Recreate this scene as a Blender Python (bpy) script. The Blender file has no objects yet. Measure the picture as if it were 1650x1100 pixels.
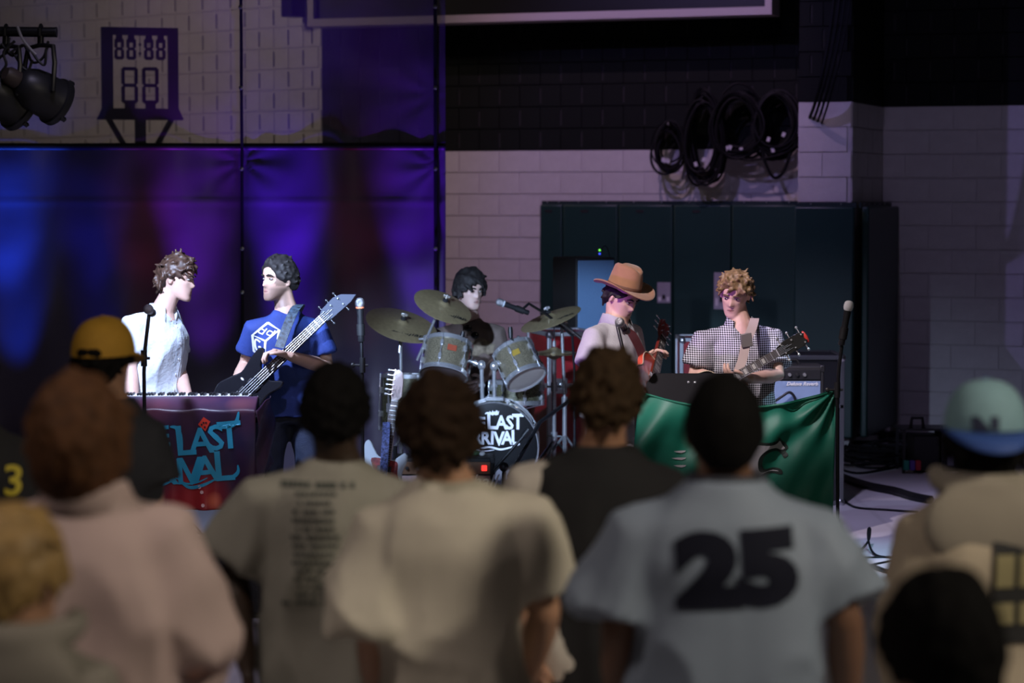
import bpy, bmesh, math, random
from mathutils import Vector, Matrix, noise, Quaternion
from mathutils.bvhtree import BVHTree
V = Vector
PI = math.pi
random.seed(7)
scene = bpy.context.scene
COL = scene.collection

# ------------------------------------------------------------------ camera
LENS = 85.0
F = 1650 * LENS / 36.0
CAMH = 2.1
PITCH = math.atan(230.0 / F)
cam_d = bpy.data.cameras.new('camera')
cam = bpy.data.objects.new('camera', cam_d)
COL.objects.link(cam)
cam_d.lens = LENS
cam_d.sensor_width = 36.0
cam.location = (0, 0, CAMH)
cam.rotation_euler = (PI / 2 - PITCH, 0, 0)
cam_d.clip_end = 200
cam_d.dof.use_dof = True
cam_d.dof.focus_distance = 13.2
cam_d.dof.aperture_fstop = 2.4
scene.camera = cam

# ------------------------------------------------------------------ world, lights, exposure
vs = scene.view_settings
vs.view_transform = 'Standard'
vs.look = 'None'
vs.exposure = 0.0
vs.gamma = 1.0
vs.use_curve_mapping = False
world = bpy.data.worlds.new('world')
scene.world = world
world.use_nodes = True
world.node_tree.nodes['Background'].inputs[0].default_value = (0.75, 0.72, 0.8, 1)
world.node_tree.nodes['Background'].inputs[1].default_value = 0.012


def look(o, target):
    d = V(target) - o.location
    o.rotation_euler = d.to_track_quat('-Z', 'Y').to_euler()


def spot(name, loc, target, power, color, angle, blend=0.5, size=0.1):
    l = bpy.data.lights.new(name, 'SPOT')
    l.energy = power
    l.color = color
    l.spot_size = math.radians(angle)
    l.spot_blend = blend
    l.shadow_soft_size = size
    o = bpy.data.objects.new(name, l)
    COL.objects.link(o)
    o.location = loc
    look(o, target)
    return o


def area(name, loc, target, power, color, sx, sy, spread=180):
    l = bpy.data.lights.new(name, 'AREA')
    l.shape = 'RECTANGLE'
    l.size = sx
    l.size_y = sy
    l.energy = power
    l.color = color
    l.spread = math.radians(spread)
    o = bpy.data.objects.new(name, l)
    COL.objects.link(o)
    o.location = loc
    look(o, target)
    return o


# dimmed house lights of the hall above and behind the audience
area('house_light', (4.4, 2.0, 5.0), (0.3, 5.6, 1.2), 38, (1.0, 0.88, 0.72), 0.6, 0.5, 80)
area('house_light', (-2.6, 3.0, 6.0), (-0.9, 5.6, 1.2), 16, (1.0, 0.84, 0.78), 0.6, 0.5, 80)
area('house_light_behind_curtain', (-5.2, 20.6, 5.6), (-3.6, 24.2, 3.2), 42, (1.0, 0.80, 0.68), 1.6, 0.6, 150)
# stage washes and added fill lights
spot('key_left', (-2.13, 11.78, 2.50), (-1.45, 13.15, 1.35), 450, (0.56, 0.68, 1.0), 66, 0.5, 0.05)
spot('wash_right', (-1.5, 9.6, 4.9), (1.2, 13.3, 1.30), 1500, (1.0, 0.86, 0.90), 21, 0.45, 0.05)
spot('wash_drums', (-1.7, 9.2, 2.8), (-0.02, 15.9, 1.0), 2600, (0.50, 0.68, 1.0), 16, 0.5, 0.06)
spot('wash_magenta', (-2.2, 11.2, 1.0), (0.75, 13.2, 1.55), 240, (0.42, 0.10, 1.0), 16, 0.6, 0.06)
spot('floor_spot', (2.9, 11.6, 4.4), (2.0, 13.7, 0.0), 900, (0.42, 0.78, 1.0), 26, 0.9, 0.05)
spot('floor_fill', (0.9, 12.0, 6.2), (2.7, 15.2, 0.0), 1000, (0.66, 0.60, 1.0), 38, 0.7, 0.1)  # added fill to brighten the floor on the right
spot('front_fill', (-1.4, 9.0, 6.0), (-1.4, 11.6, 0.0), 330, (0.72, 0.66, 1.0), 48, 0.8, 0.1)  # added fill for the dim floor in front of the banner
spot('side_fill', (0.6, 13.6, 6.5), (3.4, 19.5, 1.2), 110, (0.62, 0.52, 1.0), 56, 0.6, 0.1)  # added fill to lift the dark right wall
spot('wall_wash', (0.0, 18.6, 6.4), (1.5, 22.0, 2.1), 260, (0.95, 0.60, 0.88), 62, 0.5, 0.03)
spot('wall_wash', (-0.8, 17.6, 5.6), (2.2, 21.6, 2.2), 200, (0.40, 0.32, 1.0), 60, 0.5, 0.03)
# coloured uplights on the floor at the foot of the curtain
for ux, uc, up_ in ((-3.75, (0.02, 0.09, 1.0), 520), (-3.15, (0.03, 0.04, 1.0), 120), (-2.75, (1.0, 0.05, 0.16), 30), (-2.34, (0.30, 0.02, 1.0), 330), (-1.70, (0.13, 0.015, 1.0), 620), (-1.15, (1.0, 0.03, 0.16), 26), (-0.70, (0.19, 0.015, 1.0), 420)):
    spot('uplight', (ux, 17.55, 0.14), (ux, 18.02, 3.0), up_, uc, 24, 1.0, 0.04)
    spot('uplight', (ux + 0.06, 17.60, 0.14), (ux + 0.06, 18.02, 1.5), up_ * 0.2, uc, 26, 1.0, 0.04)


# ------------------------------------------------------------------ projection helper: photo pixel + distance -> place in the hall
def P(px, py, D):
    u = (px - 825.0) / F
    v = (550.0 - py) / F
    c, s = math.cos(PITCH), math.sin(PITCH)
    d = V((u, c + v * s, -s + v * c))
    t = D / d.y
    return V((0, 0, CAMH)) + d * t


# ------------------------------------------------------------------ materials
MATS = {}


def mat(name, color, rough=0.6, metal=0.0, emit=None, estr=0.0, nscale=0, namt=0.0, bump=0.0, bscale=0, spec=0.5, sheen=0.0, coat=0.0, bdist=0.01, fold=0.0):
    if name in MATS:
        return MATS[name]
    m = bpy.data.materials.new(name)
    m.use_nodes = True
    nt = m.node_tree
    b = nt.nodes['Principled BSDF']
    c = (*color, 1.0)
    b.inputs['Base Color'].default_value = c
    b.inputs['Roughness'].default_value = rough
    b.inputs['Metallic'].default_value = metal
    b.inputs['Specular IOR Level'].default_value = spec
    if sheen:
        b.inputs['Sheen Weight'].default_value = sheen
    if coat:
        b.inputs['Coat Weight'].default_value = coat
    if emit:
        b.inputs['Emission Color'].default_value = (*emit, 1)
        b.inputs['Emission Strength'].default_value = estr
    if namt > 0:
        tc = nt.nodes.new('ShaderNodeTexCoord')
        n = nt.nodes.new('ShaderNodeTexNoise')
        n.inputs['Scale'].default_value = nscale
        n.inputs['Detail'].default_value = 4
        nt.links.new(tc.outputs['Object'], n.inputs['Vector'])
        r = nt.nodes.new('ShaderNodeMapRange')
        r.inputs[1].default_value = 0.3
        r.inputs[2].default_value = 0.7
        r.inputs[3].default_value = 1 - namt
        r.inputs[4].default_value = 1 + namt
        nt.links.new(n.outputs['Fac'], r.inputs[0])
        mx = nt.nodes.new('ShaderNodeVectorMath')
        mx.operation = 'SCALE'
        mx.inputs[0].default_value = color
        nt.links.new(r.outputs[0], mx.inputs['Scale'])
        nt.links.new(mx.outputs[0], b.inputs['Base Color'])
    if bump > 0:
        tc = nt.nodes.new('ShaderNodeTexCoord')
        n2 = nt.nodes.new('ShaderNodeTexNoise')
        n2.inputs['Scale'].default_value = bscale
        n2.inputs['Detail'].default_value = 3
        nt.links.new(tc.outputs['Object'], n2.inputs['Vector'])
        bp = nt.nodes.new('ShaderNodeBump')
        bp.inputs['Strength'].default_value = bump
        bp.inputs['Distance'].default_value = bdist
        nt.links.new(n2.outputs['Fac'], bp.inputs['Height'])
        nt.links.new(bp.outputs[0], b.inputs['Normal'])
    if fold > 0:      # soft cloth folds: stretched, warped noise as relief
        tc = nt.nodes.new('ShaderNodeTexCoord')
        mp = nt.nodes.new('ShaderNodeMapping')
        mp.inputs['Scale'].default_value = (1.0, 1.0, 0.45)
        mp.inputs['Rotation'].default_value = (0.2, 0.35, 0.1)
        n3 = nt.nodes.new('ShaderNodeTexNoise')
        n3.noise_type = 'RIDGED_MULTIFRACTAL'
        n3.inputs['Scale'].default_value = 5.5
        n3.inputs['Detail'].default_value = 2.0
        n3.inputs['Distortion'].default_value = 0.5
        nt.links.new(tc.outputs['Object'], mp.inputs['Vector'])
        nt.links.new(mp.outputs[0], n3.inputs['Vector'])
        bp3 = nt.nodes.new('ShaderNodeBump')
        bp3.inputs['Strength'].default_value = fold
        bp3.inputs['Distance'].default_value = 0.03
        nt.links.new(n3.outputs['Fac'], bp3.inputs['Height'])
        if b.inputs['Normal'].links:
            nt.links.new(b.inputs['Normal'].links[0].from_socket, bp3.inputs['Normal'])
        nt.links.new(bp3.outputs[0], b.inputs['Normal'])
    MATS[name] = m
    return m


def vcol_mat(name, rough=0.55, sss=0.0):
    """material that takes its colour from the mesh attribute 'col' (skin with lips, brows and beard)"""
    if name in MATS:
        return MATS[name]
    m = bpy.data.materials.new(name)
    m.use_nodes = True
    nt = m.node_tree
    b = nt.nodes['Principled BSDF']
    a = nt.nodes.new('ShaderNodeAttribute')
    a.attribute_name = 'col'
    nt.links.new(a.outputs['Color'], b.inputs['Base Color'])
    b.inputs['Roughness'].default_value = rough
    if sss:
        b.inputs['Subsurface Weight'].default_value = sss
        b.inputs['Subsurface Radius'].default_value = (0.012, 0.005, 0.003)
    MATS[name] = m
    return m


BLACK = mat('black_plastic', (0.012, 0.012, 0.014), 0.45)
BLACKM = mat('black_metal', (0.015, 0.015, 0.018), 0.35, 0.3)
RUBBER = mat('black_rubber', (0.008, 0.008, 0.009), 0.6)
CHROME = mat('chrome', (0.78, 0.80, 0.84), 0.22, 0.82)
STEEL = mat('brushed_steel', (0.5, 0.51, 0.54), 0.3, 1.0)
WHITE = mat('white_paint', (0.75, 0.75, 0.76), 0.6)


# ------------------------------------------------------------------ mesh builder
def frame_from(d, up=(0, 0, 1)):
    d = V(d).normalized()
    up = V(up)
    if abs(d.dot(up.normalized())) > 0.98:
        up = V((1, 0, 0)) if abs(d.x) < 0.9 else V((0, 1, 0))
    u = d.cross(up).normalized()
    v = u.cross(d).normalized()
    return u, v


class MB:
    def __init__(self):
        self.v = []
        self.f = []

    def add(self, vs_, fs_):
        o = len(self.v)
        self.v += [V(p) for p in vs_]
        self.f += [tuple(i + o for i in f) for f in fs_]
        return self

    def box(self, c, s, M=None):
        x, y, z = s[0] / 2, s[1] / 2, s[2] / 2
        pts = [V((i * x, j * y, k * z)) for k in (-1, 1) for j in (-1, 1) for i in (-1, 1)]
        if M is not None:
            pts = [M @ p for p in pts]
        c = V(c)
        self.add([p + c for p in pts], [(0, 2, 3, 1), (4, 5, 7, 6), (0, 1, 5, 4), (2, 6, 7, 3), (0, 4, 6, 2), (1, 3, 7, 5)])
        return self

    def rings(self, rings, close=True, cap=True):
        o = len(self.v)
        n = len(rings[0])
        for r in rings:
            self.v += [V(p) for p in r]
        for i in range(len(rings) - 1):
            for j in range(n if close else n - 1):
                a = o + i * n + j
                b = o + i * n + (j + 1) % n
                self.f.append((a, b, b + n, a + n))
        if cap and close:
            self.f.append(tuple(o + j for j in reversed(range(n))))
            self.f.append(tuple(o + (len(rings) - 1) * n + j for j in range(n)))
        return self

    def tube(self, pts, radii, n=8, cap=True, up=(0, 0, 1)):
        pts = [V(p) for p in pts]
        if not hasattr(radii, '__len__'):
            radii = [radii] * len(pts)
        rings = []
        d0 = (pts[1] - pts[0]).normalized()
        u, v = frame_from(d0, up)
        pd = d0
        for i, p in enumerate(pts):
            if i == 0:
                d = d0
            elif i == len(pts) - 1:
                d = (pts[i] - pts[i - 1]).normalized()
            else:
                d = ((pts[i + 1] - pts[i]).normalized() + (pts[i] - pts[i - 1]).normalized())
                d = d.normalized() if d.length > 1e-6 else pd
            q = pd.rotation_difference(d)
            u = q @ u
            v = q @ v
            pd = d
            r = radii[i]
            rings.append([p + (u * math.cos(2 * PI * k / n) + v * math.sin(2 * PI * k / n)) * r for k in range(n)])
        return self.rings(rings, True, cap)

    def cyl(self, a, b, r0, r1=None, n=12):
        return self.tube([a, b], [r0, r0 if r1 is None else r1], n)

    def lathe(self, prof, n=24, M=None, c=(0, 0, 0), axis=None):
        """profile of (radius, height) about local z (or about axis)"""
        c = V(c)
        if axis is not None:
            M = V((0, 0, 1)).rotation_difference(V(axis).normalized()).to_matrix()
        rings = []
        for r, h in prof:
            ring = [V((r * math.cos(2 * PI * k / n), r * math.sin(2 * PI * k / n), h)) for k in range(n)]
            if M is not None:
                ring = [M @ p for p in ring]
            rings.append([p + c for p in ring])
        return self.rings(rings)

    def ell(self, c, r, M=None, n=16, m=10):
        c = V(c)
        rings = []
        for i in range(m + 1):
            a = -PI / 2 + PI * i / m
            a = max(-PI / 2 + 0.08, min(PI / 2 - 0.08, a))
            ring = [V((r[0] * math.cos(a) * math.cos(2 * PI * k / n), r[1] * math.cos(a) * math.sin(2 * PI * k / n), r[2] * math.sin(a))) for k in range(n)]
            if M is not None:
                ring = [M @ p for p in ring]
            rings.append([p + c for p in ring])
        return self.rings(rings)

    def prism(self, outline, z0, z1, M=None, c=(0, 0, 0)):
        """closed 2-D outline (x, y) extruded from z0 to z1"""
        n = len(outline)
        c = V(c)
        pts = [V((x, y, z)) for z in (z0, z1) for x, y in outline]
        if M is not None:
            pts = [M @ p for p in pts]
        fs = [tuple(reversed(range(n))), tuple(range(n, 2 * n))]
        fs += [(i, (i + 1) % n, n + (i + 1) % n, n + i) for i in range(n)]
        return self.add([p + c for p in pts], fs)

    def grid(self, fn, nu, nv):
        pts = [fn(i / nu, j / nv) for j in range(nv + 1) for i in range(nu + 1)]
        w = nu + 1
        return self.add(pts, [(j * w + i, j * w + i + 1, (j + 1) * w + i + 1, (j + 1) * w + i) for j in range(nv) for i in range(nu)])

    def mesh(self, name='m', smooth=False):
        me = bpy.data.meshes.new(name)
        me.from_pydata([tuple(p) for p in self.v], [], self.f)
        me.update()
        bm = bmesh.new()
        bm.from_mesh(me)
        bmesh.ops.recalc_face_normals(bm, faces=bm.faces)
        bm.to_mesh(me)
        bm.free()
        if smooth:
            smooth_mesh(me)
        return me


def smooth_mesh(me, angle=40):
    me.polygons.foreach_set('use_smooth', [True] * len(me.polygons))
    try:
        me.set_sharp_from_angle(angle=math.radians(angle))
    except Exception:
        pass


def wm(o):
    m = o.matrix_basis.copy()
    while o.parent:
        o = o.parent
        m = o.matrix_basis @ m
    return m


def link(name, me, m=None, parent=None, world=False):
    """one mesh object; world=True: the mesh is in hall coordinates and is brought into its parent's frame"""
    o = bpy.data.objects.new(name, me)
    COL.objects.link(o)
    if m is not None and len(me.materials) == 0:
        me.materials.append(m)
    if parent is not None:
        o.parent = parent
        if world:
            me.transform(wm(parent).inverted())
    elif world:
        xs = [v.co for v in me.vertices]
        c = V(((min(p.x for p in xs) + max(p.x for p in xs)) / 2, (min(p.y for p in xs) + max(p.y for p in xs)) / 2, min(p.z for p in xs)))
        me.transform(Matrix.Translation(-c))
        o.location = c
    return o


def build(mb, name, m, parent=None, smooth=True, world=False, bevel=0.0, solid=0.0, angle=40):
    me = mb.mesh(name, smooth)
    if smooth:
        smooth_mesh(me, angle)
    o = link(name, me, m, parent, world)
    if solid:
        md = o.modifiers.new('solid', 'SOLIDIFY')
        md.thickness = solid
        md.offset = 0
    if bevel:
        md = o.modifiers.new('bevel', 'BEVEL')
        md.width = bevel
        md.segments = 2
        md.limit_method = 'ANGLE'
        md.angle_limit = math.radians(50)
    return o


def thing(name, label, cat, loc=(0, 0, 0), rot=None, group=None):
    o = bpy.data.objects.new(name, None)
    COL.objects.link(o)
    o.empty_display_size = 0.1
    if rot is not None:
        o.matrix_basis = Matrix.Translation(V(loc)) @ rot.to_4x4()
    else:
        o.location = loc
    tag(o, label, cat, group)
    return o


def tag(o, label=None, cat=None, group=None, kind=None):
    if label:
        o['label'] = label
    if cat:
        o['category'] = cat
    if group:
        o['group'] = group
    if kind:
        o['kind'] = kind
    return o


def struct(o, label=None):
    o['kind'] = 'structure'
    if label:
        o['label'] = label
    return o


def copy_tree(o, parent=None):
    c = o.copy()
    COL.objects.link(c)
    c.parent = parent
    for ch in list(o.children):
        copy_tree(ch, c)
    return c


def basis(x, y, z):
    return Matrix((x, y, z)).transposed()


def catmull(pts, n=6, closed=False):
    pts = [V(p) if len(p) == 3 else V((p[0], p[1], 0)) for p in pts]
    out = []
    k = len(pts)
    segs = k if closed else k - 1
    for i in range(segs):
        if closed:
            p0, p1, p2, p3 = pts[(i - 1) % k], pts[i], pts[(i + 1) % k], pts[(i + 2) % k]
        else:
            p0, p1, p2, p3 = pts[max(i - 1, 0)], pts[i], pts[i + 1], pts[min(i + 2, k - 1)]
        for j in range(n):
            t = j / n
            out.append(0.5 * ((2 * p1) + (p2 - p0) * t + (2 * p0 - 5 * p1 + 4 * p2 - p3) * t * t + (3 * p1 - p0 - 3 * p2 + p3) * t ** 3))
    if not closed:
        out.append(pts[-1])
    return out


def cable(mb, pts, r=0.005, n=6, sub=6):
    mb.tube(catmull(pts, sub), r, n)
    return mb


def text_mesh(s, size=1.0, offset=0.0, extrude=0.0, align='CENTER', shear=0.0, res=3, spacing=1.0):
    cu = bpy.data.curves.new('t', 'FONT')
    cu.body = s
    cu.size = size
    cu.offset = offset
    cu.extrude = extrude
    cu.align_x = align
    cu.align_y = 'CENTER'
    cu.shear = shear
    cu.resolution_u = res
    cu.space_character = spacing
    o = bpy.data.objects.new('t', cu)
    COL.objects.link(o)
    dg = bpy.context.evaluated_depsgraph_get()
    me = bpy.data.meshes.new_from_object(o.evaluated_get(dg))
    bpy.data.objects.remove(o)
    bpy.data.curves.remove(cu)
    return me


def subdivide_long(me, maxlen):
    bm = bmesh.new()
    bm.from_mesh(me)
    bmesh.ops.remove_doubles(bm, verts=bm.verts, dist=1e-5)
    for _ in range(5):
        es = [e for e in bm.edges if e.calc_length() > maxlen]
        if not es:
            break
        bmesh.ops.subdivide_edges(bm, edges=es, cuts=1)
        bmesh.ops.triangulate(bm, faces=[f for f in bm.faces if len(f.verts) > 4])
    bm.to_mesh(me)
    bm.free()
    return me


def ribbon(pts, w):
    """flat stroke in the xy plane following pts, w: width or list of widths"""
    pts = [V((p[0], p[1], 0)) for p in pts]
    if not hasattr(w, '__len__'):
        w = [w] * len(pts)
    mb = MB()
    L, R = [], []
    for i, p in enumerate(pts):
        d = (pts[min(i + 1, len(pts) - 1)] - pts[max(i - 1, 0)])
        nrm = V((-d.y, d.x, 0)).normalized() if d.length > 0 else V((0, 1, 0))
        L.append(p + nrm * w[i] / 2)
        R.append(p - nrm * w[i] / 2)
    n = len(pts)
    mb.add(L + R, [(i, i + 1, n + i + 1, n + i) for i in range(n - 1)])
    return mb


def poly_mesh(polys):
    """flat mesh of filled 2-D polygons"""
    bm = bmesh.new()
    for pl in polys:
        bm.faces.new([bm.verts.new((p[0], p[1], 0)) for p in pl])
    bmesh.ops.triangulate(bm, faces=bm.faces)
    me = bpy.data.meshes.new('poly')
    bm.to_mesh(me)
    bm.free()
    return me


def bvh_of(o):
    dg = bpy.context.evaluated_depsgraph_get()
    ev = o.evaluated_get(dg)
    me = ev.to_mesh()
    M = wm(o)
    t = BVHTree.FromPolygons([M @ v.co for v in me.vertices], [tuple(p.vertices) for p in me.polygons])
    ev.to_mesh_clear()
    return t


def decal(me, bvh, origin, X, Y, N, name, m, parent, lift=0.003, sub=0.025):
    """print laid on a surface: flat mesh (x, y) placed at origin + x X + y Y, dropped along -N onto the surface"""
    subdivide_long(me, sub)
    X, Y, N = V(X).normalized(), V(Y).normalized(), V(N).normalized()
    last = V(origin)
    bad = []
    for v in me.vertices:
        p = V(origin) + X * v.co.x + Y * v.co.y
        h = bvh.ray_cast(p + N * 0.6, -N, 1.2)
        if h[0] is not None:
            v.co = h[0] + N * lift
        else:
            v.co = p
            bad.append(v.index)
    if bad:
        bm = bmesh.new()
        bm.from_mesh(me)
        bm.verts.ensure_lookup_table()
        bmesh.ops.delete(bm, geom=[bm.verts[i] for i in bad], context='VERTS')
        bm.to_mesh(me)
        bm.free()
    return link(name, me, m, parent, world=True)

# ================================================================== the hall
YAW = math.radians(20)
E1 = V((math.cos(YAW), -math.sin(YAW), 0))
E2 = V((math.sin(YAW), math.cos(YAW), 0))


def on_line(p0, d, px):
    """point where a wall line (plan view) crosses an image column"""
    k = (px - 825.0) / F
    t = (k * p0.y - p0.x) / (d.x - k * d.y)
    return p0 + d * t


def floor_material():
    m = mat('floor_vinyl', (0.50, 0.47, 0.50), 0.42, nscale=1.3, namt=0.10, bump=0.05, bscale=30)
    nt = m.node_tree
    b = nt.nodes['Principled BSDF']
    src = b.inputs['Base Color'].links[0].from_socket
    tc = nt.nodes.new('ShaderNodeTexCoord')
    w = nt.nodes.new('ShaderNodeTexWave')
    w.wave_type = 'BANDS'
    w.bands_direction = 'X'
    w.inputs['Scale'].default_value = 0.26
    w.inputs['Distortion'].default_value = 0.3
    nt.links.new(tc.outputs['Object'], w.inputs['Vector'])
    r = nt.nodes.new('ShaderNodeMapRange')
    r.inputs[1].default_value = 0.0
    r.inputs[2].default_value = 0.004
    r.inputs[3].default_value = 0.88
    r.inputs[4].default_value = 1.0
    nt.links.new(w.outputs['Fac'], r.inputs[0])
    mx = nt.nodes.new('ShaderNodeVectorMath')
    mx.operation = 'SCALE'
    nt.links.new(src, mx.inputs[0])
    nt.links.new(r.outputs[0], mx.inputs['Scale'])
    nt.links.new(mx.outputs[0], b.inputs['Base Color'])
    return m


mb = MB()
mb.box((0, 13.5, -0.05), (20, 36, 0.1))
struct(build(mb, 'floor', floor_material(), smooth=False))

M_WHITEB = mat('white_block_paint', (0.60, 0.57, 0.57), 0.55, nscale=9, namt=0.05, bump=0.25, bscale=90)
M_DARKB = mat('dark_green_block_paint', (0.0045, 0.0062, 0.0056), 0.7, spec=0.2, nscale=9, namt=0.12, bump=0.25, bscale=90)
M_MORTW = mat('white_mortar', (0.57, 0.54, 0.54), 0.8)
M_MORTD = mat('dark_mortar', (0.003, 0.0036, 0.0036), 0.8, spec=0.1)
BW, BH = 0.4064, 0.2032


def block_mesh(w, slotted, m):
    mb = MB()
    h = BH - 0.008
    if not slotted:
        mb.box((0, 0.02, 0), (w - 0.008, 0.052, h))
    else:
        ww = w - 0.008
        n = max(1, round(w / 0.4064))
        g = 0.020
        seg = ww / n
        mb.box((0, 0.02, h / 2 - 0.012), (ww, 0.052, 0.024))
        mb.box((0, 0.02, -h / 2 + 0.012), (ww, 0.052, 0.024))
        xs = -ww / 2
        for i in range(n):
            a, b_ = xs + i * seg, xs + (i + 0.5) * seg - g / 2
            mb.box(((a + b_) / 2, 0.02, 0), (b_ - a, 0.052, h - 0.048))
            a, b_ = xs + (i + 0.5) * seg + g / 2, xs + (i + 1) * seg
            mb.box(((a + b_) / 2, 0.02, 0), (b_ - a, 0.052, h - 0.048))
        nf = len(mb.f)
        for i in range(n):      # shade inside each acoustic slot, put in as a dark strip
            mb.box((xs + (i + 0.5) * seg, 0.012, 0), (g, 0.02, h - 0.048))
    me = mb.mesh('block')
    me.materials.append(m)
    if slotted:
        me.materials.append(mat('slot_shade', (0.02, 0.019, 0.02), 0.9))
        for p in me.polygons:
            if p.index >= nf:
                p.material_index = 1
    return me


BLK = {}


def get_block(w, slotted, m):
    k = (round(w, 2), slotted, m.name)
    if k not in BLK:
        BLK[k] = block_mesh(w, slotted, m)
    return BLK[k]


def block_wall(name, a, d, length, zsplit, ztop, skip=None, slot_white=False, white_above=None, thick=0.25):
    """wall from plan point a along d; white paint below zsplit, dark slotted block above; blocks are parts"""
    nrm = V((d.y, -d.x, 0))          # faces the audience
    if nrm.y > 0:
        nrm = -nrm
    M = basis(d, -nrm, V((0, 0, 1)))
    mb = MB()
    mb.box((length / 2, thick / 2 + 0.0, zsplit / 2), (length, thick, zsplit))
    if ztop > zsplit:
        mb.box((length / 2, thick / 2 + 0.0, (ztop + zsplit) / 2), (length, thick, ztop - zsplit))
    me = mb.mesh(name)
    me.materials.append(M_MORTW)
    me.materials.append(M_MORTD)
    for p in me.polygons:
        if p.index >= 6:
            p.material_index = 1
    o = link(name, me)
    o.matrix_basis = Matrix.Translation(a) @ M.to_4x4()
    struct(o)
    k0 = -int(zsplit / BH)
    k1 = int((ztop - zsplit) / BH)
    for k in range(k0, k1):
        z = zsplit + (k + 0.5) * BH
        off = (k % 2) * BW / 2
        x = -off
        while x < length - 0.02:
            x0, x1 = max(x, 0), min(x + BW, length)
            x += BW
            w = x1 - x0
            if w < 0.06:
                continue
            c = (x0 + x1) / 2
            if skip and skip(c, z):
                continue
            white = z < zsplit
            if white_above is not None:
                white = True
            w = round(w / 0.02) * 0.02 if abs(w - BW) > 0.01 else BW
            ob = bpy.data.objects.new('block', get_block(w, (not white) or slot_white, M_WHITEB if white else M_DARKB))
            COL.objects.link(ob)
            ob.parent = o
            ob.location = (c, -0.004 + 0.001 * random.random(), z)
    return o


# back wall: passes 22.5 m away near the middle of the picture
pb = V((0.72, 22.5, 0))
B0 = on_line(pb, E1, 520)
B1 = on_line(pb, E1, 1330)
Lb = (B1 - B0).length
xcur = (on_line(pb, E1, 712) - B0).length
xpad = (on_line(pb, E1, 885) - B0).length
ZB = 2.55
block_wall('wall_back', B0, E1, Lb, ZB, ZB + 11 * BH, skip=lambda x, z: (x > xpad + 0.1 and z < 1.9) or (x < xcur - 0.5 and z < 2.4))

# side bay: pilaster and the wall to the right of it
pp = V((0.118 * 19.8, 19.8, 0))
P0 = on_line(pp, E1, 1285)
P1 = on_line(pp, E1, 1370)
ZR = 2.885
block_wall('wall_pilaster', P0, E1, (P1 - P0).length, ZR, ZR + 9 * BH, skip=lambda x, z: z < 1.8)
k = (1420 - 825.0) / F
t = (k * P1.y - P1.x) / (E2.x - k * E2.y)
R0 = P1 + E2 * t
# return face of the pilaster
o = block_wall('wall_return', P1 + E2 * 0.0, E2, t, ZR, ZR + 9 * BH, skip=lambda x, z: z < 1.8)
block_wall('wall_right', R0, E1, 3.4, ZR, ZR + 9 * BH)
# bulk of the pilaster behind its face
mb = MB()
for zz0, zz1 in ((0, ZR), (ZR, ZR + 9 * BH)):
    pass
# cove base along the right wall
mb = MB()
Mx = basis(E1, E2, V((0, 0, 1)))
mb.box(R0 + E1 * 1.7 - E2 * 0.045 + V((0, 0, 0.05)), (3.4, 0.015, 0.1), Mx)
struct(build(mb, 'baseboard_right', mat('cove_base', (0.012, 0.012, 0.014), 0.5), world=True, smooth=False))

# left wall seen through the curtain's mesh
ang = math.radians(40)
EL = V((math.cos(ang), -math.sin(ang), 0))
L0 = on_line(B0, EL, -140)
block_wall('wall_left', L0, EL, (B0 - L0).length, ZB + 12 * BH, ZB + 12 * BH, skip=lambda x, z: z < 2.45, slot_white=True, white_above=True)

# ---- wall pads
M_PAD = mat('green_pad_vinyl', (0.007, 0.036, 0.030), 0.42, nscale=3, namt=0.1, bump=0.05, bscale=12)
M_STRIP = mat('green_nailing_strip', (0.012, 0.03, 0.03), 0.5)
M_SCREW = mat('screw_head', (0.6, 0.6, 0.6), 0.3, 1.0)


def wall_pad(a, b_, z0, z1, label, vent=False, first=False):
    d = (b_ - a)
    w = d.length
    d.normalize()
    nrm = V((d.y, -d.x, 0))
    if nrm.y > 0:
        nrm = -nrm
    M = basis(d, -nrm, V((0, 0, 1)))
    t = thing('wall_pad', label, 'wall pad', (a + b_) / 2 + nrm * 0.05, M, 'padding along the hall wall')
    t.location.z = z0
    h = z1 - z0
    mb = MB()
    mb.box((0, -0.03, h / 2), (w - 0.006, 0.06, h))
    build(mb, 'cushion', M_PAD, t, bevel=0.014)
    mb = MB()
    mb.box((0, 0.012, h + 0.012), (w, 0.016, 0.045))
    build(mb, 'nailing_strip', M_STRIP, t, smooth=False)
    n = max(2, int(w / 0.2))
    for i in range(n):
        mb = MB()
        mb.lathe([(0.006, 0), (0.005, 0.004), (0.001, 0.005)], 8, c=(-w / 2 + w * (i + 0.5) / n, 0.003, h + 0.022), axis=(0, -1, 0))
        build(mb, 'screw', M_SCREW, t)
    if vent:
        mb = MB()
        mb.box((-w * 0.1, -0.062, h - 0.06), (0.07, 0.006, 0.022))
        build(mb, 'maker_tag', RUBBER, t, smooth=False)
    return t


off = -E2 * 0.03
cols = [877, 914, 1003, 1091, 1184, 1292]
names = ['narrow dark green wall pad behind the black loudspeaker, leftmost of the row',
         'dark green wall pad between the loudspeaker and the hat',
         'dark green wall pad with a square outlet cut-out right of the brown hat',
         'dark green wall pad with a tall plate cut-out behind the curly-haired guitarist',
         'plain dark green wall pad on the back wall beside the pilaster']
for i in range(5):
    wall_pad(on_line(pb, E1, cols[i]) + off, on_line(pb, E1, cols[i + 1]) + off, 0.16, 2.045, names[i], i in (0, 1, 2, 3))
wall_pad(P0 + off, P1 + off + E1 * 0.06, 0.16, 2.035, 'dark green wall pad on the front of the block pilaster')
wall_pad(P1 + E1 * 0.04 + V((0, 0, 0)), R0 + E1 * 0.04, 0.16, 2.035, 'black-green wall pad turned along the side of the pilaster')


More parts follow.
